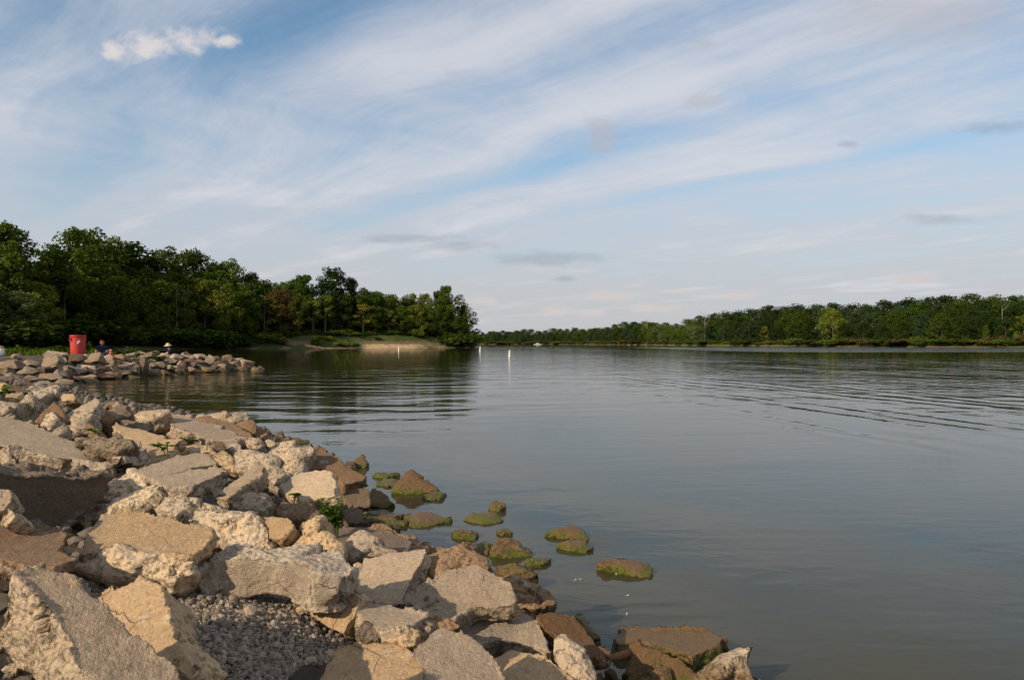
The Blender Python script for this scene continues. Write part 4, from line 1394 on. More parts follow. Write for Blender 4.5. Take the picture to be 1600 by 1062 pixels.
def far_tree(px, off, py, tone, wd, label=None, sh=None, row=''):
    s = far_s(px)
    p, z = far_point(s, off)
    y = p[1]
    h = CAM_Z + (536 - py) / F * y - z
    h = min(max(h, 6), 30)
    if not label:
        label = '%s %s tree of the far wood, %s' % (TONE[tone], row, far_mark(px))
    put_tree(FAR_T[sh if sh is not None else rt.randrange(5)], p[0], y, z, h, tone, label, 'trees of the wood on the far shore', wd)


px = 712.0
while px < 1665:
    yd = far_point(far_s(px), 0)[0][1]
    step = 8.2 / yd * F
    top = float(np.interp(px, TOPX, TOPY))
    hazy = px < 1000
    dk = ['blue', 'blue', 'dark'] if hazy else (['mid', 'mid', 'grey'] if px < 1085 else ['deep', 'deep', 'dark', 'blue'])  # bluer tones put distance haze into the leaf colour
    far_tree(px, 62, top + rt.uniform(0, 4), rt.choice(dk), rt.uniform(.8, 1.05), row='top-row')
    far_tree(px + step * .5, 42, top + (536 - top) * .13 + rt.uniform(-2, 5), rt.choice(dk), rt.uniform(.75, 1.0), row='third-row')
    far_tree(px + step * .2, 24, top + (536 - top) * .27 + rt.uniform(-3, 6), rt.choice(dk), rt.uniform(.75, 1.0), row='second-row')
    far_tree(px + step * .7, 10, top + (536 - top) * .42 + rt.uniform(-5, 8), rt.choice(dk), rt.uniform(.7, .95), row='front-row')
    px += step
for args in ((1302, 9, 481, 'olive', .62, 'tall lit olive tree standing out before the dark far wood', 0), (1600, 8, 492, 'olive', .7, 'yellow-lit small tree at the right edge of the far shore', 5),
             (1195, 8, 510, 'yellow', .5, 'small yellow-green tree low before the dark far wood', 5), (1540, 7, 508, 'mid', .5, 'low narrow green tree right of centre on the far right shore', 2)):
    far_tree(args[0], args[1], args[2], args[3], args[4], args[5], args[6])
px = 760.0
i = 0
while px < 1650:
    yd = far_point(far_s(px), 0)[0][1]
    p, z = far_point(far_s(px), rt.uniform(.9, 6))
    tone = rt.choice(['mid', 'olive', 'mid', 'dark', 'dark', 'rust'])
    put_tree(SHRUB[i % 3], p[0], p[1], z - .1, rt.uniform(1.3, 3.4), tone, '%s shrub on the far shore, %s' % (TONE[tone], far_mark(px)), 'shrubs along the far shore', rt.uniform(1.2, 2.4), 'shrub', 'shrub', ('stem', 'foliage'))
    px += rt.uniform(2.4, 4.2) / yd * F
    i += 1


# ------------------------------------------------------------------ rocks of the far jetty and the cove head
def rock_variant(seed, sub=3, rough=1.0):
    rg = random.Random(seed)
    bm = bmesh.new()
    for _ in range(13):
        v_ = Vector((rg.gauss(0, 1), rg.gauss(0, 1), rg.gauss(0, 1))).normalized()
        v_ = Vector((v_.x * rg.uniform(.8, 1.05), v_.y * rg.uniform(.8, 1.05), v_.z * rg.uniform(.8, 1.05)))
        bm.verts.new(v_)
    r_ = bmesh.ops.convex_hull(bm, input=bm.verts)
    bmesh.ops.delete(bm, geom=[g for g in r_['geom_interior'] if isinstance(g, bmesh.types.BMVert)], context='VERTS')
    bmesh.ops.triangulate(bm, faces=bm.faces)
    for k in range(sub):
        lim = .85 / (1.75 ** k)
        es = [e for e in bm.edges if e.calc_length() > lim]
        if es:
            bmesh.ops.subdivide_edges(bm, edges=es, cuts=1)
            bmesh.ops.triangulate(bm, faces=bm.faces)
    bm.normal_update()
    co = np.array([v_.co[:] for v_ in bm.verts])
    no = np.array([v_.normal[:] for v_ in bm.verts])
    q_ = co + seed * 2.3
    dd = rough * (.13 * fbm(q_ * 1.6, 3) + .05 * fbm(q_ * 4.5, 2))
    co += no * dd[:, None]
    for v_, c_ in zip(bm.verts, co):
        v_.co = c_
    lo, hi = co.min(0), co.max(0)
    for v_ in bm.verts:
        v_.co = Vector([(v_.co[k] - (lo[k] + hi[k]) / 2) / (hi[k] - lo[k]) for k in range(3)])
    me = bpy.data.meshes.new('rock')
    bm.to_mesh(me)
    bm.free()
    for p in me.polygons:
        p.use_smooth = True
    try:
        me.set_sharp_from_angle(angle=R(24))
    except Exception:
        pass
    at = me.attributes.new('flat', 'FLOAT', 'POINT')
    at.data.foreach_set('value', np.full(len(me.vertices), .75, np.float32))
    me.materials.append(M['concrete'])
    return me


RV = [rock_variant(s, 3) for s in range(10)]
JET = [  # centre px, py, width, height in pixels, tint, label
    (20, 571, 46, 18, 'grey', 'wide grey boulder at the left end of the cove bank'), (27, 558, 16, 11, 'pale', 'pale stone in the grass left of the barrel'),
    (46, 568, 36, 12, '', None), (45, 580, 30, 14, '', None), (12, 581, 22, 12, '', None), (22, 589, 26, 14, '', None), (50, 592, 30, 12, '', None),
    (80, 568, 36, 25, 'grey', 'round grey boulder below the left of the red barrel'), (70, 578, 26, 12, 'dark', None), (82, 590, 34, 12, '', None), (100, 597, 26, 10, '', None),
    (119, 563, 28, 19, 'dark', 'dark angular boulder directly under the red barrel'), (100, 566, 16, 14, '', None), (148, 562, 30, 22, '', 'fin-shaped cream rock in front of the person in navy'),
    (113, 581, 34, 18, '', None), (95, 585, 22, 16, '', None), (131, 580, 22, 14, 'dark', None), (140, 585, 22, 12, 'brown', None), (157, 589, 46, 9, 'brown', 'long low rock at the waterline under the person in navy'),
    (150, 577, 24, 14, 'dark', None), (171, 577, 26, 14, '', None), (187, 584, 30, 12, '', None), (197, 588, 52, 9, 'brown', 'longest low rock at the waterline left of the hat wearer'),
    (192, 571, 22, 12, '', None), (178, 567, 24, 9, 'pale', None), (206, 574, 22, 18, '', None), (205, 582, 28, 12, 'grey', None), (224, 573, 14, 28, 'dark', 'upright dark pointed slab in the middle of the jetty'),
    (212, 563, 34, 8, 'pale', None), (235, 566, 13, 9, '', None), (240, 583, 22, 13, '', None), (250, 571, 16, 11, 'pale', None), (256, 583, 18, 11, 'brown', None),
    (262, 575, 20, 10, '', None), (236, 553, 26, 8, 'pale', None), (226, 556, 18, 8, 'pale', None), (250, 558, 20, 8, 'pale', None), (264, 564, 26, 7, '', None), (278, 566, 36, 8, 'brown', None),
    (282, 572, 12, 16, 'warm', 'tilted sunlit stone below the hat wearer'), (284, 582, 15, 8, '', None), (298, 579, 14, 11, 'warm', 'bright block at the waterline right of the tilted stone'), (296, 570, 20, 8, '', None),
    (270, 588, 18, 6, 'brown', None), (322, 578, 25, 10, 'warm', 'yellowish low rock at the waterline of the jetty'), (310, 571, 16, 9, '', None), (290, 557, 28, 7, 'pale', None), (291, 553, 8, 7, 'pale', None),
    (308, 559, 14, 7, 'pale', None), (312, 566, 18, 8, 'dark', None), (328, 563, 17, 16, '', 'squarish stone standing on the jetty right of the hat wearer'), (339, 563, 9, 13, 'brown', 'round brown stone touching the squarish one'),
    (334, 573, 14, 9, 'dark', None), (343, 572, 20, 10, '', None), (352, 567, 11, 8, 'pale', None), (364, 565, 15, 9, '', None), (358, 574, 18, 8, 'dark', None), (372, 572, 12, 9, 'dark', None),
    (386, 569, 24, 15, '', 'biggest rock at the very tip of the jetty'), (375, 576, 12, 6, 'brown', None), (396, 574, 6, 5, 'pale', None),
    (8, 593, 24, 10, '', None), (38, 600, 30, 9, 'brown', None), (70, 600, 30, 8, '', None), (120, 592, 24, 8, 'brown', None)]
rj = random.Random(9)
for i, (px, py, wd, hg, tint, lab) in enumerate(JET):
    D = depth_on_bank(px, py + hg * .5 - 1, -.02)
    D = min(D, 46.5)
    r_ = ray(px, py)
    W, H_ = wd / F * D * 1.12, hg / F * D * 1.15
    dep = max(.45, min(1.1, (W + H_) * .5))
    p = CAMP + (D + dep * .35) * r_
    o = link('rock', RV[i % 10])
    o.location = p
    o.scale = (W, dep, H_)
    o.rotation_euler = (rj.uniform(-.12, .12), rj.uniform(-.12, .12), rj.uniform(-.25, .25) + (math.pi if rj.random() < .5 else 0))
    tc_ = TINT[tint]
    o.color = (tc_[0] * .70, tc_[1] * .68, tc_[2] * .66, 1)
    if not lab:
        along = 'left of the red barrel' if px < 92 else 'below the barrel and navy shirt' if px < 178 else 'between the two seated people' if px < 255 else 'around the seated hat wearer' if px < 318 else 'near the tip of the jetty'
        lvl = 'top' if py < 566 else 'waterline' if py > 578 else 'middle'
        lab = '%s jetty rock, %s course, %s' % ({'': 'tan', 'dark': 'dark', 'brown': 'brown', 'pale': 'pale', 'grey': 'grey', 'warm': 'bright'}[tint], lvl, along)
    tag(o, lab, 'rock', 'rocks of the far jetty', 'thing')
# more rubble between them on both flanks of the jetty
k = 0
fill = []
for _ in range(900):
    x, y = rj.uniform(-34, -15), rj.uniform(30, 49)
    sd = float(poly_sd([[x, y]], SHORE)[0])
    if not (-.3 < sd < 2.2):
        continue
    if any((x - a) ** 2 + (y - b) ** 2 < .45 for a, b in fill):
        continue
    fill.append((x, y))
    if len(fill) >= 60:
        break
for k, (x, y) in enumerate(fill):
    o = link('rock', RV[(k * 3 + 1) % 10])
    s = rj.uniform(.45, .85)
    o.location = (x, y, float(zb([[x, y]])[0]) + s * .04)
    o.scale = (s * rj.uniform(1, 1.5), s, s * rj.uniform(.55, .8))
    o.rotation_euler = (rj.uniform(-.3, .3), rj.uniform(-.3, .3), rj.uniform(0, 6))
    o.color = TINT[rj.choice(['', 'brown', 'dark', 'grey', ''])]
    pxx = 800 + x / y * F
    seen = 'lake' if float(poly_sd([[x, y]], SHORE)[0]) < .7 else 'inner'
    mark = 'left of the barrel' if pxx < 105 else 'around the barrel' if pxx < 140 else 'by the navy shirt' if pxx < 185 else 'between the two people' if pxx < 250 else 'by the hat wearer' if pxx < 310 else 'near the jetty tip'
    tag(o, 'small dull filling rock of the jetty, %s side, %s' % (seen, mark), 'rock', 'small filling rocks of the jetty', 'thing')

# ------------------------------------------------------------------ small stones: rubble in the gaps, gravel
PEB = []
for s in range(6):
    bm = bmesh.new()
    bmesh.ops.create_icosphere(bm, subdivisions=1, radius=.5)
    rg = random.Random(s)
    for v_ in bm.verts:
        v_.co *= rg.uniform(.72, 1.15)
    bmesh.ops.triangulate(bm, faces=bm.faces)
    PEB.append((np.array([v_.co[:] for v_ in bm.verts]), np.array([[v_.index for v_ in f_.verts] for f_ in bm.faces])))
    bm.free()


def scatter_mesh(name, P, S, seed, flatten=.7):
    rng = np.random.RandomState(seed)
    cos, fs = [], []
    b = 0
    for i in range(len(P)):
        c, f_ = PEB[i % 6]
        qv = rng.normal(size=4)
        qv /= np.linalg.norm(qv)
        w_, x, y, z = qv
        Rm = np.array([[1 - 2 * (y * y + z * z), 2 * (x * y - z * w_), 2 * (x * z + y * w_)], [2 * (x * y + z * w_), 1 - 2 * (x * x + z * z), 2 * (y * z - x * w_)], [2 * (x * z - y * w_), 2 * (y * z + x * w_), 1 - 2 * (x * x + y * y)]])
        cc = (c * np.array((1, rng.uniform(.65, 1), flatten))) @ Rm.T * S[i]
        cos.append(cc + P[i])
        fs.append(f_ + b)
        b += len(c)
    return mesh_np(name, np.concatenate(cos), np.concatenate(fs))


def pebble_mat(name, ramp_cols):
    mt, q = new_mat(name)
    geo = q.n('ShaderNodeNewGeometry')
    isl = geo.outputs['Random Per Island']
    cr = q.n('ShaderNodeValToRGB')
    cr.color_ramp.interpolation = 'LINEAR'
    el = cr.color_ramp.elements
    el[0].position, el[0].color = 0, (*ramp_cols[0], 1)
    el[1].position, el[1].color = 1, (*ramp_cols[-1], 1)
    for k_, c_ in enumerate(ramp_cols[1:-1]):
        e_ = el.new((k_ + 1) / (len(ramp_cols) - 1))
        e_.color = (*c_, 1)
    q.put(cr.inputs[0], isl)
    nz = q.noise(geo.outputs['Position'], 60, 4, .7)
    c = q.mix(q.m('MULTIPLY', nz, .6), cr.outputs[0], (.09, .08, .07))
    pz = q.sep(geo.outputs['Position'])[2]
    c = q.mix(q.m('MULTIPLY', q.ramp(pz, .14, .04), .85), c, (.07, .045, .016))
    b = q.n('ShaderNodeBsdfPrincipled')
    q.put(b.inputs['Base Color'], c)
    b.inputs['Roughness'].default_value = .9
    b.inputs['Specular IOR Level'].default_value = .25
    q.put(b.inputs['Normal'], q.bump(nz, 1, .006))
    q.put(q.n('ShaderNodeOutputMaterial').inputs[0], b.outputs[0])
    return mt


M['gravel'] = pebble_mat('grey_gravel', [(.11, .088, .068), (.23, .18, .13), (.31, .24, .17), (.48, .38, .27), (.17, .135, .10)])
M['rubble'] = pebble_mat('bank_rubble', [(.09, .07, .05), (.17, .135, .095), (.24, .19, .135), (.12, .09, .07)])
GP = [(70, 876), (150, 893), (260, 902), (330, 905), (460, 930), (560, 985), (600, 1000), (520, 1015), (430, 1024), (402, 1042), (395, 1075), (300, 1075), (250, 930), (200, 906), (150, 925), (90, 900), (20, 890)]


def on_bank(px, py, dz=0.0):
    D = depth_on_bank(px, py, dz)
    return CAMP + D * ray(px, py)


gp3 = np.array([on_bank(a, b, .02)[:2] for a, b in GP])
rngg = np.random.RandomState(4)
lo, hi = gp3.min(0) - .15, gp3.max(0) + .15
xs = np.arange(lo[0] - .3, hi[0] + .3, .05)
ys = np.arange(lo[1] - .3, hi[1] + .3, .05)


def gravel_z(P):
    sd = poly_sd(P, gp3)
    return zb(P) - .02 + .11 * np.clip((sd + .2) / .35, 0, 1) + .02 * fbm(np.column_stack([P, np.zeros(len(P))]) / .3, 2) - .25 * np.clip((-sd - .12) / .1, 0, 1)


tag(grid_mesh('gravel_bed', xs, ys, gravel_z, M['soil']), kind='structure')
Pg = rngg.uniform(lo, hi, (60000, 2))
sd = poly_sd(Pg, gp3)
Pg = Pg[sd > -.10][:18000]
S = rngg.uniform(.010, .022, len(Pg)) * np.exp(.26 * rngg.normal(size=len(Pg))) * (1 + .7 * (rngg.uniform(size=len(Pg)) > .96))
Zg = gravel_z(Pg) + S * .25
tag(link('gravel', scatter_mesh('gravel', np.column_stack([Pg, Zg]), S, 3), mats=[M['gravel']]), 'loose grey crushed gravel between the concrete slabs', 'gravel', None, 'stuff')

Pr = np.concatenate([rngg.uniform((-7.5, 1.5), (2.0, 9), (5200, 2)), rngg.uniform((-15, 9), (-1, 26), (5200, 2))])
sd = poly_sd(Pr, SHORE)
Pr = Pr[(poly_sd(Pr, gp3) < -.05) & (sd > .08) & (sd < 6.0) & ((Pr[:, 1] < 11) | (rngg.uniform(size=len(Pr)) < .5))]
Sr = rngg.uniform(.035, .12, len(Pr)) * np.where(Pr[:, 1] > 9, 1.7, 1.0)
Zr = bank_z(Pr) + Sr * .2
tag(link('rubble', scatter_mesh('rubble', np.column_stack([Pr, Zr]), Sr, 5, .75), mats=[M['rubble']]), 'small stones and broken bits in the gaps between the bank rocks', 'rubble', None, 'stuff')

# stone chips on the largest pale slab
for k, (px, py, s) in enumerate([(666, 936, .030), (672, 944, .034), (683, 938, .026), (681, 952, .014), (661, 949, .014)]):
    o = link('stone_chip', RV[(k + 4) % 10])
    pl = next(o_ for o_, r_, *_ in staged if r_['label'].startswith('largest pale'))
    d = Vector(ray(px, py))
    inv = pl.matrix_world.inverted()
    hit, loc, nr, _ = pl.ray_cast(inv @ Vector(CAMP), (inv.to_3x3() @ d).normalized())
    o.location = (pl.matrix_world @ loc) if hit else Vector(on_bank(px, py, .3))
    o.scale = (s * .8, s * .7, s * 1.3)
    o.rotation_euler = (k, .4 * k, k * 2)
    o.color = TINT['pale']
    tag(o, ['flat pale chip, left of the pair on the largest angular slab', 'pale upright chip, front one of the pair on the largest angular slab', 'pale chip, rear right of the group on the largest angular slab',
            'tiny crumb right of the chips on the largest angular slab', 'tiny crumb left of the chips on the largest angular slab'][k], 'stone chip', 'chips on the largest slab', 'thing')

# ------------------------------------------------------------------ driftwood, pipe
M['drift'] = simple_mat('driftwood', (.40, .31, .21), .85, .25, 6, .02)
M['rust'] = simple_mat('rusty_iron', (.17, .075, .032), .75, .4, 30, .01)


def stick(name, label, cat, pts, r0, r1, mat, branches=(), group=None):
    p = [Vector(x) for x in pts]
    n_ = len(p)
    tb = [tube(p, [r0 + (r1 - r0) * i_ / (n_ - 1) for i_ in range(n_)], 7)]
    for a, b_, rr in branches:
        tb.append(tube([Vector(a), Vector(a).lerp(Vector(b_), .5) + Vector((0, 0, .02)), Vector(b_)], [rr, rr * .8, rr * .4], 5))
    c_, f_ = join_tubes(tb)
    o_ = link(name, mesh_np(name, c_, f_, smooth=True), mats=[mat])
    return tag(o_, label, cat, group, 'thing')


def P_(px, py, D):
    return tuple(CAMP + D * ray(px, py))


stick('driftwood_log', 'pale driftwood branch forked over the cove rocks left of the barrel', 'driftwood', [P_(54, 572, 34.6), P_(60, 584, 34.2), P_(72, 590, 33.8), P_(95, 594, 33.2), P_(118, 597, 32.6), P_(136, 598.5, 32.2)], .12, .045, M['drift'])
stick('driftwood_log', 'straight driftwood pole slanting up to the forked branch at the cove', 'driftwood', [P_(36, 602, 33.2), P_(50, 595, 33.6), P_(64, 588.5, 34)], .13, .09, M['drift'])
stick('driftwood_log', 'short driftwood log with cut end at the head of the cove', 'driftwood', [P_(72, 605, 31.8), P_(95, 607, 31.4), P_(118, 604, 31.2)], .14, .15, M['drift'])
stick('driftwood_log', 'thin driftwood log lying above the one with the cut end', 'driftwood', [P_(70, 598, 32.6), P_(92, 600, 32.2), P_(112, 602, 31.9)], .10, .08, M['drift'])
stick('driftwood_stick', 'club-shaped pale driftwood stick on the cove shore', 'driftwood', [P_(150, 645, 16.7), P_(158, 639, 16.9), P_(166, 633, 17.1), P_(172, 628.5, 17.2)], .03, .10, M['drift'])
stick('driftwood_twig', 'bleached twig tangled at the cove shore by the long thick slab', 'driftwood', [P_(188, 634, 17.0), P_(205, 641, 16.9), P_(222, 648, 16.4), P_(233, 655, 16.2)], .025, .012, M['drift'],
      [(P_(205, 641, 16.9), P_(212, 634, 16.9), .015)])
stick('rusty_pipe', 'short rusty iron pipe lying between the wet slabs at the waterline', 'pipe', [P_(928, 1034, 3.68), P_(944, 1030, 3.68), P_(962, 1026, 3.69), P_(984, 1019, 3.74)], .017, .019, M['rust'])

# ------------------------------------------------------------------ plants on the bank
M['weed'] = leaf_mat('weed_leaves')
M['weedstem'] = simple_mat('weed_stem', (.09, .11, .03), .8)


def rock_hit(px, py, D):
    d = Vector(ray(px, py))
    best = D
    for o_, r_, D_, *_ in staged:
        if abs(D_ - D) > 4:
            continue
        inv = o_.matrix_world.inverted()
        hit, loc, nr, _ = o_.ray_cast(inv @ Vector(CAMP), (inv.to_3x3() @ d).normalized())
        if hit:
            best = min(best, (o_.matrix_world @ loc).y)
    return best - .015


def weed(px, py, D, h, wd, n_leaf, size, label, hang=0.0, seed=0, tone=(.075, .135, .020)):
    rng = np.random.RandomState(seed)
    if D < 25:
        D = rock_hit(px, py, D + .6)
    e = empty('leafy_weed', P_(px, py, D))
    tb, cos = [], []
    ns = max(3, n_leaf // 14)
    for s in range(ns):
        a = rng.uniform(0, 6.28)
        tip = np.array((math.cos(a) * wd * rng.uniform(.3, 1), math.sin(a) * wd * .6 * rng.uniform(.3, 1) - .02, h * rng.uniform(.55, 1) - hang * rng.uniform(0, 1) * h))
        mid_ = tip * .5 + np.array((0, 0, h * .12))
        tb.append(tube([(0, 0, -.05), tuple(mid_), tuple(tip)], [.004, .003, .0015], 4))
        for l_ in range(n_leaf // ns):
            t = rng.uniform(.25, 1.0)
            b_ = mid_ * (2 * t) if t < .5 else mid_ + (tip - mid_) * (2 * t - 1)
            d = rng.normal(size=3); d[2] = abs(d[2]) * .3
            d /= np.linalg.norm(d)
            u_ = np.cross(d, (0, 0, 1)); u_ /= np.linalg.norm(u_) + 1e-6
            L = size * rng.uniform(.6, 1.3)
            nz_ = np.cross(u_, d) * .12 * L
            cos += [b_, b_ + d * L * .45 + u_ * L * .33 + nz_, b_ + d * L - nz_, b_ + d * L * .45 - u_ * L * .33 + nz_]
    c_, f_ = join_tubes(tb)
    link('stem', mesh_np('stem', c_, f_), e, [M['weedstem']])
    co_ = np.array(cos)
    lf = link('foliage', mesh_np('foliage', co_, np.arange(len(co_)).reshape(-1, 4)), e, [M['weed']])
    lf.color = (*tone, 1)
    lf['kind'] = 'stuff'
    tag(e, label, 'weed', 'weeds on the bank', 'thing')


weed(526, 838, 6.15, .26, .10, 230, .040, 'bushiest leafy green weed growing between the boulders by the folded slab', .25, 1)
weed(523, 812, 6.2, .20, .08, 120, .040, 'upper leafy shoot of the green weed under the folded slab corner', 0, 2)
weed(262, 708, 7.9, .09, .09, 26, .055, 'small bright green weed on the lower edge of the bright long slab', 0, 3, (.09, .16, .022))
weed(294, 694, 8.6, .08, .10, 26, .055, 'small bright weed under the front of the long thick slab', 0, 4, (.09, .16, .022))
weed(459, 777, 7.2, .03, .05, 14, .045, 'tiny weed sprig on the front of the clean folded slab', 0, 5)
weed(152, 678, 8.3, .05, .06, 16, .05, 'tiny weed beside the smooth brown triangular fragment', 0, 6)
weed(136, 625, 19.5, .18, .2, 30, .09, 'small weed at the cove shore behind the light wedge slab', 0, 7)
weed(158, 626, 19.0, .2, .2, 30, .09, 'small weed at the cove shore above the driftwood stick', 0, 8)
weed(200, 632, 18.5, .12, .16, 24, .08, 'small weed among the stones of the cove shore', 0, 9)
weed(265, 642, 16.8, .10, .14, 24, .07, 'small weed behind the long thick slab', 0, 10)
weed(6, 626, 9.3, .12, .1, 26, .06, 'small weed at the left edge above the huge overhanging slab', 0, 11)
weed(43, 657, 8.3, .16, .04, 14, .04, 'thin dry weed stalk in the black hollow under the upper left slab', 0, 12, (.14, .13, .06))
for k, (px, py, D, hh, ww) in enumerate([(136, 556, 41.2, .75, .22), (189, 560, 41.5, .5, .35), (208, 561, 42, .75, .5), (215, 562, 41.4, .45, .5), (232, 566, 41.5, .35, .7), (243, 567, 41.3, .35, .5), (20, 561, 40, .6, .8), (38, 556, 41, .5, .6), (92, 557, 40, .55, .6), (101, 556, 40.4, .45, .5)]):
    weed(px, py, D, hh, ww, 90, .20, ['tall weed right beside the red barrel', 'low weed left of the bottle on the jetty', 'bushy weed at the middle of the jetty', 'spreading weed before the bushy one on the jetty',
                                      'creeping weed in front of the pale rocks by the hat wearer', 'creeping weed nearest the hat wearer', 'broad weed at the left end of the jetty', 'weed behind the pale stone left of the barrel',
                                      'weed just left of the red barrel', 'low weed touching the left of the red barrel'][k], 0, 20 + k, (.075, .12, .022))
# grass on the lot left of the barrel
rng = np.random.RandomState(8)
n_ = 5200
gx = rng.uniform(-34, -22.6, n_); gy = rng.uniform(39.2, 46, n_)
gz = zb(np.column_stack([gx, gy])) - .05
hh = rng.uniform(.12, .48, n_) * (.6 + .4 * np.clip(perlin(np.column_stack([gx, gy, gx * 0]) / 1.3) * 2 + .5, 0, 1))
aa = rng.uniform(0, 6.28, n_)
bw = .035
base = np.column_stack([gx, gy, gz])
dv = np.column_stack([np.cos(aa), np.sin(aa), aa * 0]) * bw
ln = np.column_stack([rng.normal(size=n_) * .09, rng.normal(size=n_) * .09, hh])
co = np.stack([base - dv, base + dv, base + ln], 1).reshape(-1, 3)
g_ = link('grass', mesh_np('grass', co, np.arange(len(co)).reshape(-1, 3)), mats=[M['weed']])
g_.color = (.085, .125, .022, 1)
tag(g_, 'rough green grass on the lot left of the red barrel', 'grass', None, 'stuff')
# grass along the top of the peninsula bank
n_ = 9000
px = rng.uniform(340, 735, n_)
yy = np.interp(px, LPX, LY) + rng.uniform(7.0, 15, n_)
xx = (px - 800) / F * yy
gz = pen_z(np.column_stack([xx, yy])) - .1
hh = rng.uniform(.4, 1.1, n_)
base = np.column_stack([xx, yy, gz])
aa = rng.uniform(0, 6.28, n_)
dv = np.column_stack([np.cos(aa), np.sin(aa), aa * 0]) * .16
ln = np.column_stack([rng.normal(size=n_) * .25, rng.normal(size=n_) * .25, hh])
co = np.stack([base - dv, base + dv, base + ln], 1).reshape(-1, 3)
g_ = link('grass', mesh_np('grass', co, np.arange(len(co)).reshape(-1, 3)), mats=[M['weed']])
g_.color = (.055, .070, .018, 1)
tag(g_, 'dark grass along the top of the eroded bank on the wooded point', 'grass', None, 'stuff')
n_ = 16000
px = rng.uniform(740, 1660, n_)
cs_ = [far_point(far_s(p_), o_) for p_, o_ in zip(px, rng.uniform(1.5, 12, n_))]
base = np.array([(c_[0][0], c_[0][1], c_[1] - .1) for c_ in cs_])
aa = rng.uniform(0, 6.28, n_)
wdt = rng.uniform(.25, .5, n_)[:, None]
dv = np.column_stack([np.cos(aa), np.sin(aa), aa * 0]) * wdt
ln = np.column_stack([rng.normal(size=n_) * .35, rng.normal(size=n_) * .35, rng.uniform(.5, 1.7, n_)])
co = np.stack([base - dv, base + dv, base + ln], 1).reshape(-1, 3)
g_ = link('undergrowth', mesh_np('undergrowth', co, np.arange(len(co)).reshape(-1, 3)), mats=[M['weed']])
g_.color = (.085, .080, .026, 1)
tag(g_, 'tall olive grass and brush along the far shore', 'undergrowth', None, 'stuff')

# ------------------------------------------------------------------ red barrel
M['red'] = simple_mat('faded_red_plastic', (.47, .047, .035), .5, .30, 5, 0, .4)
M['darkred'] = simple_mat('red_plastic_rim', (.45, .02, .022), .4, .1, 3, 0, .4)
M['white'] = simple_mat('white_paint', (.78, .76, .72), .5, .05, 4)
M['blackhole'] = simple_mat('slot_shade_eyes', (.06, .01, .01), .7)


def lathe(profile, seg=32):
    co, fs = [], []
    for r_, z_ in profile:
        for k_ in range(seg):
            t = 2 * math.pi * k_ / seg
            co.append((r_ * math.cos(t), r_ * math.sin(t), z_))
    for i_ in range(len(profile) - 1):
        for k_ in range(seg):
            k2 = (k_ + 1) % seg
            fs.append([i_ * seg + k_, i_ * seg + k2, (i_ + 1) * seg + k2, (i_ + 1) * seg + k_])
    return co, fs


BD = 40.0
bx, by_, bz_ = P_(121.5, 554, BD)
barrel = empty('trash_barrel', (bx, by_, bz_))
barrel.scale = (.9, .9, 1.0)
c_, f_ = lathe([(0.0, .0), (.36, 0), (.372, .03), (.385, .45), (.40, .92), (.385, .92), (.36, .45), (.335, .05), (0, .04)])
link('body', mesh_np('body', c_, f_, smooth=True), barrel, [M['red']]).data.set_sharp_from_angle(angle=R(40))
c_, f_ = lathe([(.402, .88), (.414, .90), (.418, .97), (.415, 1.0), (.38, .98), (.385, .90), (.402, .88)])
link('rim', mesh_np('rim', c_, f_, smooth=True), barrel, [M['darkred']])


def curved_patch(r_, ang0, ang1, z0, z1, thick, n_seg=8, skew=0.0):
    co, fs = [], []
    for i_ in range(n_seg + 1):
        t = i_ / n_seg
        a = ang0 + (ang1 - ang0) * t
        for rr in (r_, r_ + thick):
            for z_ in (z0 + skew * t, z1 + skew * t):
                co.append((rr * math.cos(a), rr * math.sin(a), z_))
    for i_ in range(n_seg):
        b = i_ * 4
        for p_, q_ in ((0, 1), (1, 3), (3, 2), (2, 0)):
            fs.append([b + p_, b + q_, b + 4 + q_, b + 4 + p_])
    fs.append([0, 2, 3, 1])
    b = n_seg * 4
    fs.append([b, b + 1, b + 3, b + 2])
    return co, fs


for a_ in (R(-122), R(58)):
    h_ = empty('handle')
    h_.parent = barrel
    c1_, f1_ = curved_patch(.398, a_ - .24, a_ + .24, .70, .73, .055)
    c2_, f2_ = curved_patch(.398, a_ - .24, a_ - .17, .73, .86, .050, 3)
    c3_, f3_ = curved_patch(.398, a_ + .17, a_ + .24, .73, .86, .050, 3)
    cc, ff = join_tubes([(c1_, f1_), (c2_, f2_), (c3_, f3_)])
    link('grip', mesh_np('grip', cc, ff), h_, [M['darkred']])
    cc, ff = curved_patch(.392, a_ - .16, a_ + .16, .735, .85, .006)
    link('slot_shade', mesh_np('slot_shade', cc, ff), h_, [M['blackhole']])  # thin dark patch painted as the shade inside the handle opening
cc, ff = curved_patch(.392, R(-66), R(-44), .53, .66, .004, 6, .13)
link('sticker', mesh_np('sticker', cc, ff), barrel, [M['white']])
tag(barrel, 'faded red plastic trash barrel with white sticker standing on the jetty', 'trash barrel', None, 'thing')
# pale plank by the barrel
bm = bmesh.new()
bmesh.ops.create_cube(bm, size=1)
bmesh.ops.scale(bm, verts=bm.verts, vec=(1.5, .22, .10))
bmesh.ops.bevel(bm, geom=bm.edges, offset=.012, segments=1, affect='EDGES')
me = bpy.data.meshes.new('concrete_kerb'); bm.to_mesh(me); bm.free()
o = link('concrete_kerb', me, mats=[M['white']])
o.location = P_(136, 555.3, 39.3); o.rotation_euler = (0, .01, .05)
tag(o, 'thin pale kerb stone lying along the foot of the red barrel', 'kerb stone', None, 'thing')
o2 = o.copy(); COL.objects.link(o2); o2.location = P_(73, 555.4, 40.3); o2.scale = (.9, 1, .6)
tag(o2, 'thin pale kerb stone lying in the grass left of the red barrel', 'kerb stone', None, 'thing')
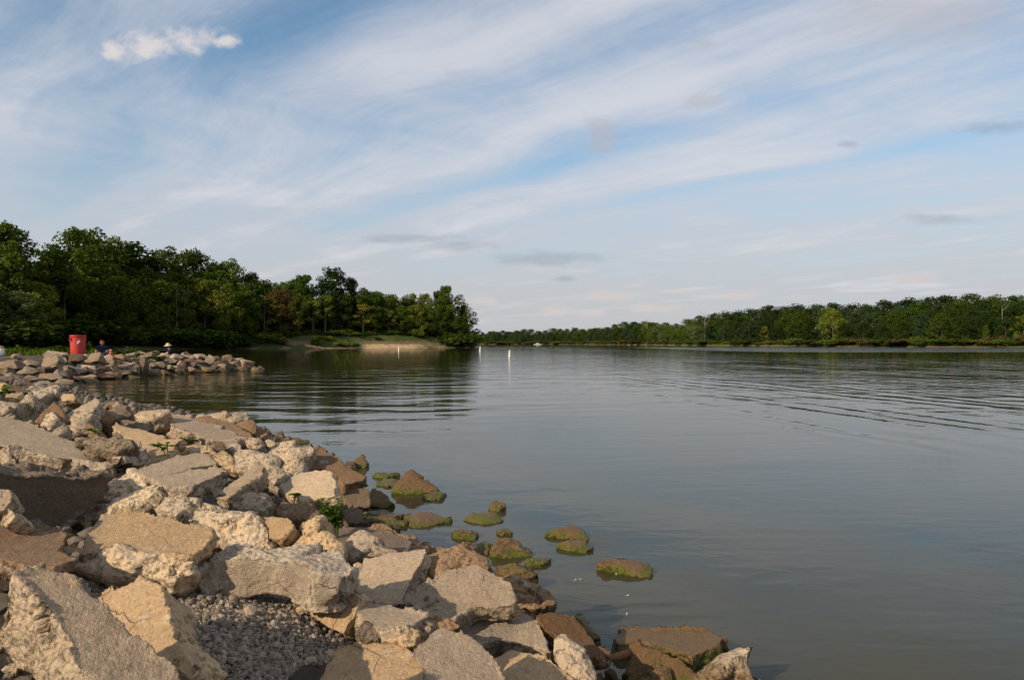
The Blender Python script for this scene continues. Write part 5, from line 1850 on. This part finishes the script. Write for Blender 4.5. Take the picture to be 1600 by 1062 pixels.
# white jug cut by the left edge
M['orange'] = simple_mat('orange_lid', (.45, .20, .10), .5)
jug = empty('water_jug', P_(.5, 555, 38))
c_, f_ = lathe([(0, 0), (.15, 0), (.17, .03), (.17, .30), (.15, .34), (0, .34)], 20)
link('body', mesh_np('body', c_, f_, smooth=True), jug, [M['white']])
c_, f_ = lathe([(0, .335), (.15, .335), (.16, .36), (.15, .43), (.05, .46), (0, .46)], 20)
link('lid', mesh_np('lid', c_, f_, smooth=True), jug, [M['orange']])
tag(jug, 'white jug with brownish lid standing in the grass at the left edge', 'jug', None, 'thing')
# red bottle by the person in navy
bt = empty('bottle', P_(173.3, 554.5, 40))
c_, f_ = lathe([(0, 0), (.085, 0), (.09, .02), (.085, .10), (.05, .17), (.04, .2), (0, .2)], 16)
link('body', mesh_np('body', c_, f_, smooth=True), bt, [M['red']])
c_, f_ = lathe([(0, .198), (.045, .198), (.045, .27), (.03, .29), (0, .29)], 16)
link('cap', mesh_np('cap', c_, f_, smooth=True), bt, [simple_mat('pink_cap', (.55, .30, .27), .5)])
tag(bt, 'small red bottle with pale cap beside the seated person in navy', 'bottle', None, 'thing')

# ------------------------------------------------------------------ people
M['skin'] = simple_mat('skin', (.52, .30, .20), .6, .08, 10)
M['navy'] = simple_mat('navy_cotton', (.018, .020, .055), .9, .2, 12)
M['hair'] = simple_mat('ginger_hair', (.26, .10, .035), .7, .3, 30)
M['straw'] = simple_mat('straw_hat', (.56, .47, .32), .85, .12, 30)
M['shorts'] = simple_mat('light_shorts', (.55, .50, .42), .9, .12, 12)
M['green'] = simple_mat('grey_green_trousers', (.10, .13, .11), .9, .15, 12)


def skin_obj(name, verts, edges, parent, mat, root=0, sub=2):
    me_ = bpy.data.meshes.new(name)
    me_.from_pydata([v_[0] for v_ in verts], edges, [])
    o_ = link(name, me_, parent, [mat])
    sk = o_.modifiers.new('skin', 'SKIN')
    sk.use_smooth_shade = True
    ly = me_.skin_vertices[0].data
    for i_, v_ in enumerate(verts):
        ly[i_].radius = v_[1] if isinstance(v_[1], tuple) else (v_[1], v_[1])
        ly[i_].use_root = (i_ == root)
    ss_ = o_.modifiers.new('sub', 'SUBSURF')
    ss_.levels = ss_.render_levels = sub
    return o_


def seated(name, loc, rz, lean, hands, knees, feet, head_off, shirt, legs, label, hat):
    e = empty(name, loc)
    e.rotation_euler = (0, 0, rz)
    # faces +Y locally; pelvis at the origin (seat height)
    pv, ch, nk = Vector((0, 0, .09)), Vector((0, lean * .6, .36)), Vector((0, lean, .56))
    hd = nk + Vector(head_off)
    V = [(tuple(pv), (.15, .11)), (tuple(pv.lerp(ch, .5)), (.135, .10)), (tuple(ch), (.155, .11)), (tuple(nk), .052), (tuple(nk.lerp(hd, .45)), .06), (tuple(hd), (.078, .092)), (tuple(hd + Vector((0, .0, .08))), (.068, .08))]
    E = [(0, 1), (1, 2), (2, 3), (3, 4), (4, 5), (5, 6)]
    SV = [(tuple(pv), (.165, .125)), (tuple(pv.lerp(ch, .5)), (.15, .115)), (tuple(ch), (.17, .125)), (tuple(nk - Vector((0, 0, .02))), .075)]
    SE = [(0, 1), (1, 2), (2, 3)]
    LV = [(tuple(pv - Vector((0, 0, .01))), (.165, .125))]
    LE = []
    for s in (-1, 1):
        sh = ch + Vector((s * .17, 0, .13))
        ha = Vector(hands[0 if s < 0 else 1])
        el = sh.lerp(ha, .5) + Vector((s * .07, -.02, -.09))
        b = len(V)
        V += [(tuple(sh), .062), (tuple(el), .044), (tuple(el.lerp(ha, .9)), .030), (tuple(ha), (.036, .022))]
        E += [(2, b), (b, b + 1), (b + 1, b + 2), (b + 2, b + 3)]
        side = (ha - el).normalized()
        for f_i in range(5):                      # five fingers of different lengths, a little curled
            sp = (f_i - 2) * .017
            fl = (.052, .07, .076, .070, .056)[f_i] * (.85 if f_i == 0 else 1)
            rt_ = ha + Vector((sp, 0, 0))
            m1 = rt_ + side * fl * .6
            m2 = m1 + side * fl * .4 + Vector((0, 0, -.018))
            b2 = len(V)
            V += [(tuple(m1), .010), (tuple(m2), .008)]
            E += [(b + 3, b2), (b2, b2 + 1)]
        b = len(SV)
        SV += [(tuple(sh), .078), (tuple(sh.lerp(el, .75)), .066)]
        SE += [(2, b), (b, b + 1)]
        hp = pv + Vector((s * .10, .02, -.02))
        kn = Vector(knees[0 if s < 0 else 1])
        ft = Vector(feet[0 if s < 0 else 1])
        b = len(V)
        V += [(tuple(hp), .09), (tuple(kn), .06), (tuple(kn.lerp(ft, .9)), .042), (tuple(ft + Vector((0, .13, -.02))), (.045, .03))]
        E += [(0, b), (b, b + 1), (b + 1, b + 2), (b + 2, b + 3)]
        b = len(LV)
        LV += [(tuple(hp), .105), (tuple(hp.lerp(kn, .9)), .085)]
        LE += [(0, b), (b, b + 1)]
        if not hat:
            LV += [(tuple(kn), .075), (tuple(kn.lerp(ft, .85)), .06)]
            LE += [(b + 1, b + 2), (b + 2, b + 3)]
    skin_obj('body', V, E, e, M['skin'])
    skin_obj('shirt', SV, SE, e, shirt)
    skin_obj('shorts' if hat else 'trousers', LV, LE, e, legs)
    top = hd + Vector((0, 0, .06))
    # face: nose, ears; hair
    c_, f_ = tube([hd + Vector((0, .085, .0)), hd + Vector((0, .112, -.03))], [.012, .017], 6)
    link('nose', mesh_np('nose', c_, f_, smooth=True), e, [M['skin']])
    for s in (-1, 1):
        c_, f_ = tube([hd + Vector((s * .078, 0, .02)), hd + Vector((s * .092, -.01, -.03))], [.014, .016], 6)
        link('ear', mesh_np('ear', c_, f_, smooth=True), e, [M['skin']])
    for s in (-1, 1):
        c_, f_ = tube([hd + Vector((s * .033, .078, .028)), hd + Vector((s * .033, .092, .028))], [.010, .007], 6)
        link('eye', mesh_np('eye', c_, f_), e, [M['blackhole']])
    c_, f_ = tube([hd + Vector((-.028, .086, -.055)), hd + Vector((.028, .086, -.055))], [.007, .007], 5)
    link('mouth', mesh_np('mouth', c_, f_), e, [M['red']])
    HV = [(tuple(hd + Vector((0, -.025, .02))), (.088, .088)), (tuple(hd + Vector((0, -.012, .095))), (.084, .092)), (tuple(hd + Vector((0, -.03, -.04))), (.08, .07))]
    skin_obj('hair', HV, [(0, 1), (0, 2)], e, M['hair'])
    if hat:
        h_ = empty('sun_hat')
        h_.parent = e
        h_.location = top + Vector((0, .0, .005))
        h_.rotation_euler = (R(-6), 0, 0)
        c_, f_ = lathe([(.095, .0), (.17, -.02), (.215, -.05), (.217, -.042), (.17, -.008), (.105, .012)], 28)
        link('brim', mesh_np('brim', c_, f_, smooth=True), h_, [M['straw']])
        c_, f_ = lathe([(.112, -.01), (.108, .05), (.09, .095), (.05, .115), (0, .118)], 28)
        link('hat_crown', mesh_np('hat_crown', c_, f_, smooth=True), h_, [M['straw']])
    tag(e, label, 'person', None, 'thing')
    return e


def seat_z(px, py_head, D, total):
    return CAM_Z + (536 - py_head) / F * D - total


D1 = 41.0
x1 = (159 - 800) / F * D1
seated('person', (x1, D1, seat_z(159, 532, D1, .80)), R(12), .05, [(-.30, .16, .10), (.32, .20, .16)], [(-.20, .42, .12), (.20, .44, .10)], [(-.2, .50, -.34), (.2, .52, -.34)], (.0, .03, .14), M['navy'], M['green'],
       'person with ginger hair in navy shirt, seated back to camera beside the red barrel', False)
D2 = 43.5
x2 = (268.5 - 800) / F * D2
seated('person', (x2, D2, seat_z(268, 538, D2, .80)), R(118), .14, [(-.16, .52, .24), (.18, .50, .25)], [(-.20, .36, .22), (.20, .40, .24)], [(-.2, .52, -.22), (.2, .56, -.22)], (.0, .06, .14), M['navy'], M['shorts'],
       'person in wide-brimmed pale hat and navy shirt, seated on jetty with arms forward', True)

# ------------------------------------------------------------------ buoys, boat
M['buoy'] = simple_mat('buoy_white', (.72, .66, .60), .35, .04, 4)
M['buoyband'] = simple_mat('buoy_orange', (.75, .30, .12), .4, .05, 4)


def buoy(px, py_w, h, label):
    D = CAM_Z * F / (py_w - 536)
    e = empty('marker_buoy', ((px - 800) / F * D, D, 0))
    r_ = h * .16
    c_, f_ = lathe([(0, -.4), (r_, -.4), (r_ * 1.02, .0), (r_, h * .86), (r_ * .82, h * .96), (r_ * .35, h), (0, h)], 20)
    link('body', mesh_np('body', c_, f_, smooth=True), e, [M['buoy']])
    c_, f_ = lathe([(r_ * 1.0, h * .74), (r_ * 1.05, h * .745), (r_ * 1.05, h * .82), (r_ * 1.0, h * .825)], 20)
    link('band', mesh_np('band', c_, f_, smooth=True), e, [M['buoyband']])
    c_, f_ = lathe([(r_ * 1.02, -.05), (r_ * 1.45, -.03), (r_ * 1.45, .05), (r_ * 1.02, .07)], 20)
    link('float_collar', mesh_np('float_collar', c_, f_, smooth=True), e, [M['buoy']])
    e.rotation_euler = (R(2), R(2.5), .4)
    tag(e, label, 'buoy', 'white marker buoys', 'thing')


buoy(796, 556.5, .74, 'largest nearest white marker buoy, right of the wooded point')
buoy(750, 548.4, .92, 'white marker buoy standing between the wooded point and the largest buoy')
buoy(623, 547.8, .86, 'white marker buoy in front of the sand patch')

D = 830.0
boat = empty('motor_boat', ((840 - 800) / F * D, D, 0))
secs = []
for t in np.linspace(0, 1, 9):
    b_ = 1.15 * (1 - max(0, (t - .45) / .55) ** 2.2) + .03
    sh = .75 + .35 * t ** 2
    secs.append([(-4 + 8 * t, -b_, sh), (-4 + 8 * t, -b_ * .75, -.1), (-4 + 8 * t, 0, -.3), (-4 + 8 * t, b_ * .75, -.1), (-4 + 8 * t, b_, sh)])
co = [p for s in secs for p in s]
fs = [[i * 5 + k, i * 5 + k + 1, (i + 1) * 5 + k + 1, (i + 1) * 5 + k] for i in range(8) for k in range(4)] + [[i * 5 + 4, i * 5, (i + 1) * 5, (i + 1) * 5 + 4] for i in range(8)] + [[0, 1, 2, 3, 4]]
link('hull', mesh_np('hull', co, fs), boat, [M['white']])
bm = bmesh.new(); bmesh.ops.create_cube(bm, size=1)
for v_ in bm.verts:
    v_.co = Vector((v_.co.x * 2.2 * (1 if v_.co.z < 0 else .6), v_.co.y * 1.5, 1.35 + v_.co.z * .8))
me = bpy.data.meshes.new('cabin'); bm.to_mesh(me); bm.free()
link('cabin', me, boat, [M['white']])
boat.rotation_euler = (0, 0, R(8))
boat.scale = (1, 1, 1)
tag(boat, 'small white boat at the foot of the distant wood', 'boat', None, 'thing')

# foam flecks
cs = []
for px, py in ((895, 906), (965, 897), (981, 958), (978, 930), (906, 905)):
    D = CAM_Z * F / (py - 536)
    cs.append(((px - 800) / F * D, D, .004))
P = []
S = []
for c_ in cs:
    for k in range(2):
        P.append((c_[0] + rj.uniform(-.025, .025), c_[1] + rj.uniform(-.02, .02), c_[2])); S.append(rj.uniform(.006, .014))
tag(link('foam', scatter_mesh('foam', np.array(P), S, 2, .4), mats=[M['white']]), 'tiny white flecks floating near the stones', 'foam', None, 'stuff')
